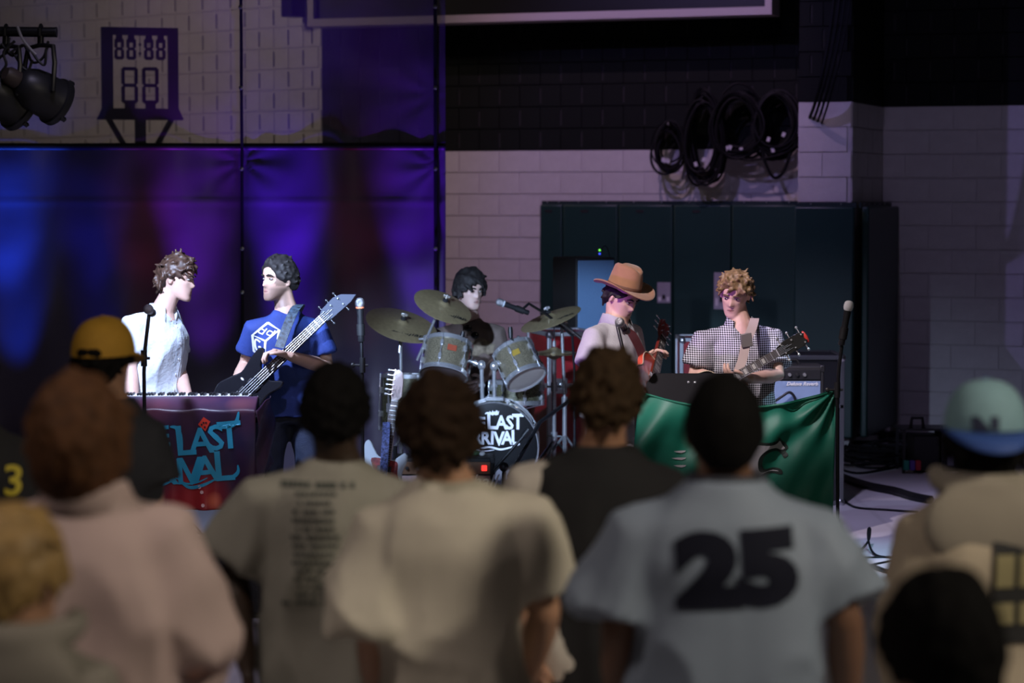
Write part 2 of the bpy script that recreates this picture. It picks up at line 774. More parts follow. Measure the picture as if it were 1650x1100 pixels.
def plate(px0, py0, px1, py1, label, dark_left):
    c = on_line(pb - E2 * 0.125, E1, (px0 + px1) / 2)
    s = F / c.y
    w, h = (px1 - px0) / s, (py1 - py0) / s
    z = CAMH - ((py0 + py1) / 2 - 320) / s
    t = thing('wall_plate', label, 'wall plate', (c.x, c.y, z - h / 2), basis(E1, E2, V((0, 0, 1))))
    mb = MB()
    mb.box((0, 0, h / 2), (w + 0.03, 0.016, h + 0.03))
    build(mb, 'cut_out', RUBBER, t, smooth=False)
    mb = MB()
    mb.box((dark_left / 2, -0.011, h / 2), (w - dark_left, 0.008, h))
    build(mb, 'plate', mat('steel_plate', (0.42, 0.40, 0.46), 0.4, 0.2), t, bevel=0.002)
    for i in range(3):
        mb = MB()
        mb.box((dark_left / 2 + (i - 1) * w * 0.25, -0.017, h * (0.2 if i != 1 else 0.3)), (w * 0.16, 0.006, h * 0.2))
        build(mb, 'socket', WHITE if i != 1 else BLACK, t, smooth=False)


plate(1054, 454, 1082, 488, 'square metal outlet plate in the wall pad right of the hat', 0.03)
plate(1147, 438, 1176, 498, 'tall pale outlet plate in the wall pad behind the curly-haired guitarist', 0.02)

# ---- divider curtain: opaque vinyl below, see-through mesh above
DC = 18.0
XC0, XC1 = P(-70, 300, DC).x, P(718, 300, DC).x
ZH = P(400, 236, DC).z
ZT = P(400, -60, DC).z


def vinyl_material():
    m = mat('navy_curtain_vinyl', (0.14, 0.115, 0.19), 0.38, bump=0.12, bscale=5)
    return m


def mesh_material():
    m = bpy.data.materials.new('curtain_mesh_net')
    m.use_nodes = True
    nt = m.node_tree
    b = nt.nodes['Principled BSDF']
    b.inputs['Base Color'].default_value = (0.20, 0.17, 0.25, 1)
    b.inputs['Roughness'].default_value = 0.6
    tr = nt.nodes.new('ShaderNodeBsdfTransparent')
    mx = nt.nodes.new('ShaderNodeMixShader')
    mx.inputs[0].default_value = 0.50
    nt.links.new(tr.outputs[0], mx.inputs[1])
    nt.links.new(b.outputs[0], mx.inputs[2])
    nt.links.new(mx.outputs[0], nt.nodes['Material Output'].inputs[0])
    return m


def fold(x, z):
    a = 0.030 * math.sin(x * 5.3 + 0.6 * math.sin(z * 1.1)) + 0.018 * math.sin(x * 11.7 + z * 0.7 + 1.0)
    n = noise.noise(V((x * 1.4, z * 1.1, 3.1))) * 0.05 + noise.noise(V((x * 4.0, z * 3.2, 7.7))) * 0.016
    # creases pulled toward the grommets
    for gx, gz in ((XC1 - 0.07, ZH + 0.38), (XC1 - 0.07, ZH - 0.15), (P(390, 300, DC).x, ZH - 0.12)):
        r = math.hypot(x - gx, z - gz)
        th = math.atan2(z - gz, x - gx)
        a += 0.007 * math.exp(-r / 0.3) * math.sin(th * 9)
    a += -0.006 * math.exp(-((z - P(0, 325, DC).z) / 0.018) ** 2)
    return a * 0.8 + n


ct = thing('divider_curtain', 'tall gym divider curtain, dark vinyl below and see-through mesh above, lit blue and violet', 'curtain', ((XC0 + XC1) / 2, DC, 0))
mb = MB()
mb.grid(lambda u, v: V((XC0 + (XC1 - XC0) * u, DC + fold(XC0 + (XC1 - XC0) * u, 0.02 + (ZH - 0.02) * v), 0.02 + (ZH - 0.02) * v)), 150, 110)
build(mb, 'vinyl_panel', vinyl_material(), ct, world=True, solid=0.004, angle=180)
mb = MB()
mb.grid(lambda u, v: V((XC0 + (XC1 - XC0) * u, DC + fold(XC0 + (XC1 - XC0) * u, ZH + (ZT - ZH) * v) * 0.8, ZH + (ZT - ZH) * v)), 120, 50)
build(mb, 'mesh_panel', mesh_material(), ct, world=True, angle=180)
M_HEM = mat('curtain_hem', (0.012, 0.012, 0.02), 0.5)
mb = MB()
mb.grid(lambda u, v: V((XC0 + (XC1 - XC0) * u, DC - 0.012 + fold(XC0 + (XC1 - XC0) * u, ZH), ZH - 0.025 + 0.05 * v)), 120, 2)
hem = build(mb, 'hem_band', M_HEM, ct, world=True, solid=0.006, angle=180)
for px, w in ((390, 0.012), (702, 0.014)):
    x = P(px, 200, DC).x
    mb = MB()
    mb.tube([V((x, DC - 0.05 + fold(x, z), z)) for z in [0.05 + i * (ZT - 0.05) / 30 for i in range(31)]], w, 8)
    cd = build(mb, 'lift_cord', M_HEM, ct, world=True)
    for py in (12, 142, 272, 400, 470):
        p = P(px, py, DC)
        mb = MB()
        mb.lathe([(0.006, 0), (0.016, 0.003), (0.016, 0.010), (0.006, 0.014)], 12, c=(x, DC - 0.075 + fold(x, p.z), p.z), axis=(0, -1, 0))
        build(mb, 'grommet', STEEL, ct, world=True)

# ---- shot clock behind the mesh
DS = 20.3
c0 = P(226, 188, DS)
s = DS / F
t = thing('shot_clock', 'portable shot clock with open frame and digit segments behind the curtain mesh', 'shot clock', (c0.x, DS, 0), Matrix.Rotation(math.radians(14), 3, 'Z'))
zb = c0.z
W, H = 122 * s, 142 * s
M_CLK = mat('clock_black', (0.02, 0.016, 0.02), 0.5)
mb = MB()
mb.box((-W / 2 + 9 * s, 0, zb + H / 2), (18 * s, 0.08, H))
mb.box((W / 2 - 8 * s, 0, zb + H / 2), (16 * s, 0.08, H))
mb.box((0, 0, zb + H - 6 * s), (W, 0.08, 12 * s))
mb.box((0, 0, zb + 6 * s), (W, 0.08, 12 * s))
build(mb, 'frame', M_CLK, t, smooth=False)
mb = MB()
mb.box((0, 0, zb - 3 * s), (W + 14 * s, 0.12, 4 * s))
mb.prism([(-W / 2 - 6 * s, 0), (W / 2 + 6 * s, 0), (W / 2, 14 * s), (-W / 2, 14 * s)], -0.05, 0.05, Matrix(((1, 0, 0), (0, 0, -1), (0, 1, 0))), (0, 0, zb - 1 * s))
build(mb, 'shelf', M_CLK, t, smooth=False)
mb = MB()
mb.box((0, 0, zb / 2), (17 * s, 0.07, zb))
build(mb, 'post', M_CLK, t, smooth=False)
mb = MB()
mb.box((0, 0, 0.03), (0.7, 0.6, 0.06))
build(mb, 'base', M_CLK, t, smooth=False)
for sg in (-1, 1):
    mb = MB()
    mb.cyl((sg * W * 0.43, 0, zb), (sg * 6 * s, 0, zb - 0.42), 0.024, n=8)
    build(mb, 'brace', M_CLK, t)


def digit(cx, cz, w, h, th):
    dg = MB()
    for zc in (-1, 0, 1):
        dg.box((cx, 0, cz + zc * (h / 2 - th / 2)), (w - th * 0.9, 0.05, th))
    for sx in (-1, 1):
        for sz in (-1, 1):
            dg.box((cx + sx * (w / 2 - th / 2), 0, cz + sz * h / 4), (th, 0.05, h / 2 - th * 0.9))
    # tab that ties the digit to the frame
    return dg


for px in (194, 213, 241, 260):
    dgt = digit((px - 226.5) * s, c0.z + (188 - 80) * s, 15 * s, 34 * s, 4.6 * s)
    dgt.box(((px - 226.5) * s, 0, c0.z + (188 - 62) * s), (10 * s, 0.04, 16 * s))
    build(dgt, 'clock_digit', mat('clock_red', (0.05, 0.014, 0.018), 0.5) if px == 194 else M_CLK, t, smooth=False)
for px in (210, 243):
    dgt = digit((px - 226.5) * s, c0.z + (188 - 138) * s, 26 * s, 58 * s, 5.2 * s)
    dgt.box(((px - 226.5) * s, 0, c0.z + 14 * s), (16 * s, 0.04, 14 * s))
    build(dgt, 'clock_digit', M_CLK, t, smooth=False)
mb = MB()
mb.cyl(((227 - 226.5) * s, 0, c0.z + 95 * s), ((227 - 226.5) * s, 0, c0.z + 132 * s), 0.004, n=6)
for dz in (101, 115):
    mb.ell(((227 - 226.5) * s, 0, c0.z + dz * s), (0.013, 0.02, 0.013), n=10, m=6)
build(mb, 'clock_colon', M_CLK, t)

# ---- dark scoreboard with pale frame high on the back wall
pf = pb - E2 * 0.42
A = on_line(pf, E1, 508)
Bq = on_line(pf, E1, 1247)
zsb = 2.1 + 276 * A.y / F * 0.99
Ls = (Bq - A).length
t = thing('scoreboard', 'huge black scoreboard with a pale frame high on the dark wall', 'scoreboard', (A + Bq) / 2 + V((0, 0, zsb)), basis(E1, E2, V((0, 0, 1))))
M_FR = mat('pale_frame', (0.45, 0.40, 0.42), 0.45)
for nm, c, sz in (('frame_rail', (0, 0, 0.035), (Ls, 0.3, 0.07)), ('frame_rail', (-Ls / 2 + 0.03, 0, 0.6), (0.06, 0.3, 1.06)), ('frame_rail', (Ls / 2 - 0.03, 0, 0.6), (0.06, 0.3, 1.06)), ('frame_rail', (0, 0, 1.165), (Ls, 0.3, 0.07))):
    mb = MB()
    mb.box(c, sz)
    build(mb, nm, M_FR, t, smooth=False)
mb = MB()
mb.box((0, 0.02, 0.6), (Ls - 0.12, 0.22, 1.06))
build(mb, 'screen', mat('screen_black', (0.004, 0.004, 0.005), 0.35), t, smooth=False)
mb = MB()
for sx in (-0.35, 0.35):
    mb.box((sx * Ls, 0.25, 0.6), (0.08, 0.3, 0.2))
build(mb, 'wall_bracket', BLACKM, t, smooth=False)

# small horn box left of it
c = on_line(B0, EL, 497) - V((0.12, 0.16, 0))
z = 2.1 + 290 * c.y / F
t = thing('wall_horn', 'small dark ribbed box on the wall left of the scoreboard', 'horn', (c.x, c.y, z), basis(EL, V((-EL.y, EL.x, 0)), V((0, 0, 1))))
mb = MB()
mb.box((0, 0, 0.2), (0.14, 0.2, 0.4))
build(mb, 'case', M_HEM, t, bevel=0.01)
for i in range(5):
    mb = MB()
    mb.box((-0.05 + i * 0.025, -0.103, 0.2), (0.008, 0.01, 0.36))
    build(mb, 'rib', RUBBER, t, smooth=False)

# ================================================================== people
def remeshed(mb, voxel, smooth=2, fac=0.5):
    me = mb.mesh('tmp')
    o = bpy.data.objects.new('tmp', me)
    COL.objects.link(o)
    r = o.modifiers.new('r', 'REMESH')
    r.mode = 'VOXEL'
    r.voxel_size = voxel
    if smooth:
        s = o.modifiers.new('s', 'SMOOTH')
        s.iterations = smooth
        s.factor = fac
    dg = bpy.context.evaluated_depsgraph_get()
    out = bpy.data.meshes.new_from_object(o.evaluated_get(dg))
    bpy.data.objects.remove(o)
    bpy.data.meshes.remove(me)
    out.polygons.foreach_set('use_smooth', [True] * len(out.polygons))
    return out


def lerp(a, b, t):
    return a + (b - a) * t


def interp(tab, x):
    if x <= tab[0][0]:
        return tab[0][1:]
    for i in range(len(tab) - 1):
        a, b = tab[i], tab[i + 1]
        if x <= b[0]:
            t = (x - a[0]) / (b[0] - a[0])
            t = t * t * (3 - 2 * t) * 0.5 + t * 0.5
            return tuple(lerp(p, q, t) for p, q in zip(a[1:], b[1:]))
    return tab[-1][1:]


HEAD = [(0.0, .020, .080, -.050), (.04, .035, .086, -.02), (.10, .046, .087, .018), (.2, .056, .085, .045), (.33, .063, .084, .072),
        (.45, .069, .085, .088), (.5, .071, .083, .094), (.6, .074, .088, .100), (.72, .075, .084, .099), (.85, .061, .063, .079), (.94, .039, .035, .047), (1.0, .010, .010, .014)]
HH = 0.235


def gauss(x, s):
    return math.exp(-(x / s) ** 2)


def head_rings(mb, M, c, k):
    """a head with brow, nose, lips, chin and ears; M turns it, c is its centre"""
    rings = []
    N = 40
    NS = 44
    for i in range(NS + 1):
        s = i / NS
        s = 0.5 - 0.5 * math.cos(PI * s) if False else s
        w, fr, bk = interp(HEAD, s)
        cy = (bk - fr) / 2
        ry = (bk + fr) / 2
        z = (s - 0.5) * HH
        ring = []
        for j in range(N):
            a = 2 * PI * j / N - PI / 2
            ca, sa = math.cos(a), math.sin(a)
            e = 0.88
            x = w * math.copysign(abs(ca) ** e, ca)
            y = cy + ry * math.copysign(abs(sa) ** e, sa)
            if y < 0:
                d = 0.0
                ns = (0.585 - s) / 0.235
                if 0 < ns < 1:
                    d += gauss(x, 0.009 + 0.006 * ns) * (0.004 + 0.022 * ns ** 1.3)
                elif 1 <= ns < 1.25:
                    d += gauss(x, 0.015) * 0.026 * (1 - (ns - 1) / 0.25)
                d -= (gauss(x - 0.031, 0.015) + gauss(x + 0.031, 0.015)) * gauss(s - 0.505, 0.045) * 0.012
                d += gauss(x, 0.022) * gauss(s - 0.255, 0.020) * 0.006
                d += gauss(x, 0.019) * gauss(s - 0.195, 0.022) * 0.005
                d -= gauss(x, 0.024) * gauss(s - 0.145, 0.025) * 0.004
                d += (gauss(x - 0.047, 0.018) + gauss(x + 0.047, 0.018)) * gauss(s - 0.42, 0.06) * 0.004
                y -= d
            ring.append(c + M @ (V((x, y, z)) * k))
        rings.append(ring)
    mb.rings(rings)
    for sx in (-1, 1):
        mb.ell(c + M @ (V((sx * 0.077, 0.012, -0.005)) * k), (0.009 * k, 0.018 * k, 0.031 * k), M @ Matrix.Rotation(sx * 0.35, 3, 'Z'), 10, 8)


def tangent_hair(mb, M, c, k, st):
    """hair: a shell over the skull plus locks; st: style dictionary"""
    rx, ry, rz = 0.080, 0.099, 0.120
    zmax = st.get('zmax', 2.0)
    cy = 0.0065
    th, front, side, back = st.get('thick', 0.015), st.get('front', 0.60), st.get('side', 0.05), st.get('back', -0.45)

    def hairline(d):
        a = math.atan2(d.x, -d.y)          # 0 = front
        aa = abs(a)
        if aa < 0.9:
            h = lerp(front, side + 0.15, (aa / 0.9) ** 2)
        elif aa < 1.9:
            h = lerp(side + 0.15, side - 0.1, (aa - 0.9) / 1.0)
        else:
            h = lerp(side - 0.1, back, min(1, (aa - 1.9) / 0.6))
        return h

    def surf(d):
        return V((d.x * rx, d.y * ry + cy, d.z * rz))

    rings = []
    n, m = 36, 26
    sd = st.get('seed', 1)
    for i in range(m + 1):
        ph = -PI / 2 + 0.05 + (PI - 0.1) * i / m
        ring = []
        for j in range(n):
            a = 2 * PI * j / n
            d = V((math.cos(ph) * math.cos(a), math.cos(ph) * math.sin(a), math.sin(ph)))
            mk = max(0.0, min(1.0, (d.z - hairline(d)) / 0.16 + 0.5))
            tt = th * (0.8 + 0.5 * noise.noise(d * 4 + V((sd, 0, 0)))) * (0.75 + 0.5 * max(0, d.z))
            tt += st.get('lump', 0.0) * noise.noise(d * 9 + V((sd, 3, 0)))
            off = -0.016 + mk * (0.016 + tt)
            if d.z > zmax:
                off = -0.014
            p = surf(d) + d * off
            ring.append(c + M @ (p * k))
        rings.append(ring)
    mb.rings(rings)
    rnd = random.Random(sd)
    N = st.get('locks', 200)
    L, R, curl, outw = st.get('len', 0.04), st.get('rad', 0.010), st.get('curl', 0.5), st.get('out', 0.5)
    flow = V(st.get('flow', (0, -0.3, -1)))
    for i in range(N):
        z = 1 - 2 * (i + 0.5) / N
        if z < -0.75:
            continue
        a = i * 2.399963
        r = math.sqrt(1 - z * z)
        d = V((r * math.cos(a), r * math.sin(a), z))
        d = (d + V((rnd.uniform(-.06, .06), rnd.uniform(-.06, .06), rnd.uniform(-.06, .06)))).normalized()
        if d.z < hairline(d) + 0.02 or d.z > zmax - 0.05:
            continue
        p = surf(d) + d * (th * 0.45)
        fl = flow - d * flow.dot(d)
        if fl.length < 0.1:
            fl = V((rnd.uniform(-1, 1), -1, 0))
        fl = fl.normalized() * (1 - outw) + d * outw
        ax = V((rnd.uniform(-1, 1), rnd.uniform(-1, 1), rnd.uniform(-1, 1)))
        pts = [p - d * 0.006]
        cur = p
        v = fl.normalized()
        ll = L * rnd.uniform(0.7, 1.25)
        for q in range(4):
            v = (v + ax * curl * 0.5 * rnd.uniform(0.4, 1) + d.cross(ax) * curl * 0.35).normalized()
            v = (v - d * 0.18 * (1 - outw)).normalized()
            cur = cur + v * ll / 4
            pts.append(cur)
        mb.tube([c + M @ (x * k) for x in pts], [R * k, R * k * 1.05, R * k, R * k * 0.9, R * k * 0.65], 6)


def hand(isl, palm_mb, wrist, d, nrm, curl, side, k=1.0, spread=0.06, thumb_close=0.5):
    """palm into palm_mb, five finger chains into isl. d: wrist->knuckles, nrm: palm normal, side: +1/-1 thumb side along d x nrm"""
    d = V(d).normalized()
    nrm = V(nrm)
    nrm = (nrm - d * nrm.dot(d)).normalized()
    s = d.cross(nrm).normalized() * side
    w = V(wrist)
    k = k * 1.06
    rings = []
    for t, hw, ht in ((-0.02, .024, .019), (.015, .030, .018), (.045, .040, .017), (.075, .042, .015), (.092, .038, .011)):
        c = w + d * t * k
        rings.append([c + (s * math.cos(2 * PI * j / 12) * hw + nrm * math.sin(2 * PI * j / 12) * ht) * k for j in range(12)])
    palm_mb.rings(rings)
    lens = [(.042, .026, .020), (.046, .030, .022), (.043, .028, .021), (.034, .021, .018)]
    for i in range(4):
        off = (1.5 - i) * 0.0205
        base = w + d * (0.084 - 0.004 * abs(i - 1)) * k + s * off * k
        a = -spread * (i - 1.5)
        dv = (d + s * (-a) * -1).normalized()
        pts = [base - d * 0.012 * k, base]
        ang = 0
        cu = curl[i] if hasattr(curl, '__len__') else curl
        cur = base
        for q, l in enumerate(lens[i]):
            ang += cu * (0.75, 1.0, 0.7)[q]
            v = dv * math.cos(ang) + nrm * math.sin(ang)
            cur = cur + v * l * k
            pts.append(cur)
        isl.tube(pts, [.0092 * k, .0095 * k, .0088 * k, .0080 * k, .0058 * k], 8)
    base = w + d * 0.028 * k + s * 0.028 * k
    pts = [base - s * 0.012 * k, base]
    v = (d * 0.75 + s * 0.7 + nrm * 0.25 * thumb_close).normalized()
    cur = base
    for q, l in enumerate((.036, .030, .024)):
        cur = cur + v * l * k
        pts.append(cur)
        v = (v - s * 0.45 * thumb_close + nrm * 0.25 * thumb_close + d * 0.2).normalized()
    isl.tube(pts, [.012 * k, .0125 * k, .0105 * k, .0095 * k, .007 * k], 8)


def ell_ring(c, sv, fv, w, d, n=20, p=0.9):
    out = []
    for j in range(n):
        a = 2 * PI * j / n
        ca, sa = math.cos(a), math.sin(a)
        out.append(c + sv * w * math.copysign(abs(ca) ** p, ca) + fv * d * math.copysign(abs(sa) ** p, sa))
    return out


TORSO = [(-.16, .150, .105), (0.0, .168, .112), (.22, .150, .102), (.5, .160, .115), (.72, .172, .115), (.86, .150, .098), (.95, .095, .078), (1.04, .062, .064)]
SHIRT = [(-.30, .188, .140), (-.16, .190, .141), (0.0, .186, .138), (.22, .166, .122), (.5, .176, .132), (.70, .186, .132), (.84, .160, .114), (.94, .108, .090), (1.0, .076, .078), (1.02, .072, .074)]


class Person:
    def __init__(s, label, D, head, yaw, pitch, roll, neck, sl, sr, hip, el, wl, er, wr, k=1.0, toward=True, group=None, bulk=1.0, hands=None, knees=None, ankles=None, sleevehint=None):
        def q(p):
            return P(p[0], p[1], D + (p[2] if len(p) > 2 else 0))
        s.D, s.k, s.bulk = D, k, bulk
        s.head = q(head)
        s.neck, s.sl, s.sr, s.hip = q(neck), q(sl), q(sr), q(hip)
        s.sl.z -= 0.030 * k
        s.sr.z -= 0.030 * k
        s.el, s.wl, s.er, s.wr = q(el), q(wl), q(er), q(wr)
        s.M = Matrix.Rotation(math.radians(yaw), 3, 'Z') @ Matrix.Rotation(math.radians(pitch), 3, 'X') @ Matrix.Rotation(math.radians(roll), 3, 'Y')
        sv = s.sr - s.sl
        sv = V((sv.x, sv.y, 0)).normalized()
        s.side = sv
        f = V((sv.y, -sv.x, 0))
        if (f.y < 0) != toward:
            f = -f
        s.fwd = f
        s.toward = toward
        s.hipside = (sv + V((0.4, 0, 0))).normalized() if True else sv
        s.hands = hands or {}
        hz = s.hip.z
        if knees:
            s.kn = [q(p) for p in knees]
            s.an = [q(p) for p in ankles]
        else:
            s.kn, s.an = [], []
            for sg in (-1, 1):
                h = s.hip + sv * sg * 0.10 * k
                s.an.append(V((h.x + sv.x * sg * 0.05, h.y, 0.085)) - f * 0.02)
                s.kn.append(lerp(h, s.an[-1], 0.5) + f * 0.03)
        s.root = thing('person', label, 'person', (s.hip.x, s.hip.y, 0), None, group)

    def torso_rings(s, tab, grow=0.0, t0=None, lean=0.0):
        rings = []
        up = s.neck - s.hip
        T = [r[0] for r in tab]
        n = 26
        a, b = (T[0] if t0 is None else t0), T[-1]
        for i in range(n + 1):
            t = a + (b - a) * i / n
            w, d = interp(tab, t)
            c = s.hip + up * t
            if t < 0:
                c = s.hip + V((0, 0, up.length * t))
            sd = lerp(s.hipside, s.side, max(0, min(1, t)))
            sd = (sd - up.normalized() * sd.dot(up.normalized()) * 0.0).normalized()
            fv = V((sd.y, -sd.x, 0)).normalized()
            bw = s.bulk if t < 0.9 else 1 + (s.bulk - 1) * max(0, (1.0 - t) / 0.1)
            # follow shoulder line
            mid = (s.sl + s.sr) / 2
            if 0.6 < t < 1.0:
                wgt = max(0, 1 - abs(t - 0.88) / 0.2) * 0.4
                c = c + (V((mid.x, mid.y, c.z)) - c) * wgt
            rings.append(ell_ring(c, sd, fv, (w * bw + grow) * s.k, (d * (0.5 + 0.5 * bw) * (1 + (s.bulk - 1) * 0.9) + grow) * s.k, 24))
        return rings

    def body(s, voxel, skin, paint=None, face=True, fine_hands=True, legs=True):
        k = s.k
        mb = MB()
        mb.rings(s.torso_rings([(t, w - .012, d - .012) for t, w, d in TORSO]))
        nk = s.neck
        hb = s.head + s.M @ (V((0, 0.022, -0.06)) * k)
        mb.tube([nk - V((0, 0, .06 * k)), nk, lerp(nk, hb, .5), hb, hb + (hb - nk).normalized() * .05 * k], [.082 * k, .066 * k, .056 * k, .055 * k, .05 * k], 16)
        head_rings(mb, s.M, s.head, k)
        isl = MB()
        for sh, e, w, key in ((s.sl, s.el, s.wl, 'L'), (s.sr, s.er, s.wr, 'R')):
            mb.tube([lerp(s.neck - V((0, 0, .06)), sh, 0.55), sh, lerp(sh, e, .35), lerp(sh, e, .75), e, lerp(e, w, .3), lerp(e, w, .7), w],
                    [.055 * k, .056 * k, .050 * k, .044 * k, .039 * k, .042 * k, .034 * k, .027 * k], 14)
            hd = s.hands.get(key)
            if hd is None:
                dd = (w - e).normalized()
                hand(isl, mb, w + dd * 0.01, dd, -s.side * (-1 if key == 'R' else 1) * -1, 0.35, 1 if key == 'L' else -1, k)
            else:
                hand(isl, mb, w, hd['d'], hd['n'], hd.get('curl', 0.6), hd.get('side', 1), k, thumb_close=hd.get('thumb', 0.5))
        if legs:
            for i, sg in enumerate((-1, 1)):
                h = s.hip + s.side * sg * .085 * k
                mb.tube([h + V((0, 0, .02)), lerp(h, s.kn[i], .4), s.kn[i], lerp(s.kn[i], s.an[i], .35), s.an[i]], [.082 * k, .072 * k, .055 * k, .052 * k, .036 * k], 14)
        me = remeshed(mb, voxel, 2, 0.4)
        # join the finger chains
        im = isl.mesh('f')
        bm = bmesh.new()
        bm.from_mesh(me)
        bm.from_mesh(im)
        bm.to_mesh(me)
        bm.free()
        bpy.data.meshes.remove(im)
        me.polygons.foreach_set('use_smooth', [True] * len(me.polygons))
        at = me.attributes.new('col', 'FLOAT_COLOR', 'POINT')
        Mi = s.M.inverted()
        cols = []
        for v in me.vertices:
            p = Mi @ (v.co - s.head) / k
            c = V(skin)
            if p.length < 0.16 and paint:
                c = paint(p, c)
            nn = 1 + 0.06 * noise.noise(v.co * 30)
            cols += [c.x * nn, c.y * nn, c.z * nn, 1.0]
        at.data.foreach_set('color', cols)
        o = link('body', me, vcol_mat('skin', 0.5, 0.08), s.root, world=True)
        if face:
            s.face(skin, s.hcol if hasattr(s, 'hcol') else (0.03, 0.02, 0.015))
        return o

    def face(s, skin, browcol):
        k = s.k
        mw = mat('eye_white', (0.42, 0.40, 0.39), 0.4)
        mi = mat('eye_iris', (0.02, 0.014, 0.01), 0.2)
        mbw = mat('brow_%.3f' % browcol[0], browcol, 0.8)
        for sx in (-1, 1):
            c = V((sx * 0.031, -0.0745, 0.0015))
            mb = MB()
            mb.ell(s.head + s.M @ (c * k), (.0132 * k, .0100 * k, .0046 * k), s.M @ Matrix.Rotation(sx * 0.25, 3, 'Z'), 12, 8)
            e = build(mb, 'eye', mw, s.root, world=True)
            mb = MB()
            mb.ell(s.head + s.M @ ((c + V((0, -0.0072, 0.0002))) * k), (.0052 * k, .0036 * k, .0040 * k), s.M, 10, 8)
            build(mb, 'iris', mi, e, world=True)
            pts = [V((sx * 0.013, -0.0905, 0.0185)), V((sx * 0.028, -0.0905, 0.0235)), V((sx * 0.040, -0.084, 0.0225)), V((sx * 0.051, -0.074, 0.0165))]
            mb = MB()
            mb.tube([s.head + s.M @ (p * k) for p in pts], [.0040 * k, .0050 * k, .0042 * k, .0022 * k], 6)
            build(mb, 'eyebrow', mbw, s.root, world=True)

    def hair(s, m, st, voxel=0.007):
        mb = MB()
        tangent_hair(mb, s.M, s.head, s.k, st)
        me = remeshed(mb, voxel * s.k, 1, 0.3)
        return link('hair', me, m, s.root, world=True)

    def garment(s, name, m, sleeve=0.62, flare=0.0, hem=-0.2, grow=0.0, voxel=0.012, wr=0.010, wscale=5.0, sl_r=0.072, long_=False, seed=0, arms='LR', neckr=1.0, extra=None, sm=3, stretch=0.5, parent=None, vneck=0.02):
        k = s.k
        mb = MB()
        mb.rings(s.torso_rings(SHIRT, grow, hem))
        for sh, e, w, key in ((s.sl, s.el, s.wl, 'L'), (s.sr, s.er, s.wr, 'R')):
            if key not in arms:
                mb.tube([lerp(s.neck - V((0, 0, .05)), sh, 0.5), lerp(sh, e, 0.02)], [.074 * k, .066 * k], 16)
                continue
            st = lerp(s.neck - V((0, 0, .075 * k)), sh, 0.42)
            mb.tube([s.neck + V((0, 0, -.035 * k)), lerp(s.neck - V((0, 0, .045 * k)), sh, .5), sh], [.060 * k + grow, .056 * k + grow, .050 * k + grow], 14)
            if not long_:
                pts = [st, lerp(st, sh, .6), sh + (sh - st).normalized() * 0.012, lerp(sh, e, sleeve * .5), lerp(sh, e, sleeve)]
                rr = [.064 * k + grow, .064 * k + grow, sl_r * .93 * k + grow, (sl_r + flare * .5) * k + grow, (sl_r - .002 + flare) * k + grow]
            else:
                pts = [st, lerp(st, sh, .6), sh + (sh - st).normalized() * 0.012, lerp(sh, e, .5), e, lerp(e, w, .5), lerp(e, w, long_)]
                rr = [.064 * k + grow, .064 * k + grow, sl_r * .93 * k + grow, (sl_r - .004) * k + grow, (sl_r - .010) * k + grow, (sl_r - .016) * k + grow, (sl_r - .022) * k + grow]
            mb.tube(pts, rr, 18)
        if extra:
            extra(mb)
        me = remeshed(mb, voxel, sm, 0.5)
        bm = bmesh.new()
        bm.from_mesh(me)
        bm.normal_update()
        sd = V((seed * 3.7, seed * 1.9, 0))
        for v in bm.verts:
            dz = v.co.z - (s.neck.z - .10 * k)
            if dz > 0:
                hd = v.co - s.neck
                fr = max(0, V((hd.x, hd.y, 0)).dot(s.fwd) / .075)
                v.co.z -= vneck * min(1.2, fr) * min(1, dz / .08) * gauss(hd.dot(s.side), .055)
        bm.normal_update()
        co = []
        zt = s.neck.z
        for v in bm.verts:
            p = v.co
            q = V((p.x * wscale, p.y * wscale, p.z * wscale * stretch)) + sd
            q = q + noise.noise_vector(q * 0.5) * 0.6
            n1 = 1 - 3.2 * abs(noise.noise(q)) ** 0.8
            n2 = 1 - 3.0 * abs(noise.noise(q * 2.1 + V((5, 2, 1)))) ** 0.8
            fade = max(0.25, min(1, (zt - p.z) / 0.22))
            co.append(v.co + v.normal * wr * (n1 + 0.45 * n2) * fade)
        for v, c in zip(bm.verts, co):
            v.co = c
        bm.to_mesh(me)
        bm.free()
        me.polygons.foreach_set('use_smooth', [True] * len(me.polygons))
        return link(name, me, m, parent or s.root, world=True)

    def pants(s, m, grow=0.014, top=0.06, voxel=0.014, flare=0.0):
        k = s.k
        mb = MB()
        mb.rings(s.torso_rings([(-.17, .150, .110), (0, .168, .112), (top + .02, .155, .104)], grow - .014))
        for i, sg in enumerate((-1, 1)):
            h = s.hip + s.side * sg * .085 * k
            a = lerp(s.kn[i], s.an[i], 0.97)
            mb.tube([h + V((0, 0, .02)), lerp(h, s.kn[i], .4), s.kn[i], lerp(s.kn[i], s.an[i], .4), a], [.09 * k, .084 * k + grow * .5, .066 * k + grow * .5, .062 * k + grow * .5, .058 * k + flare], 16)
        me = remeshed(mb, voxel, 3, 0.5)
        bm = bmesh.new()
        bm.from_mesh(me)
        bm.normal_update()
        for v in bm.verts:
            q = V((v.co.x * 6, v.co.y * 6, v.co.z * 9))
            v.co = v.co + v.normal * 0.005 * (1 - 2.6 * abs(noise.noise(q)))
        bm.to_mesh(me)
        bm.free()
        me.polygons.foreach_set('use_smooth', [True] * len(me.polygons))
        return link('trousers', me, m, s.root, world=True)

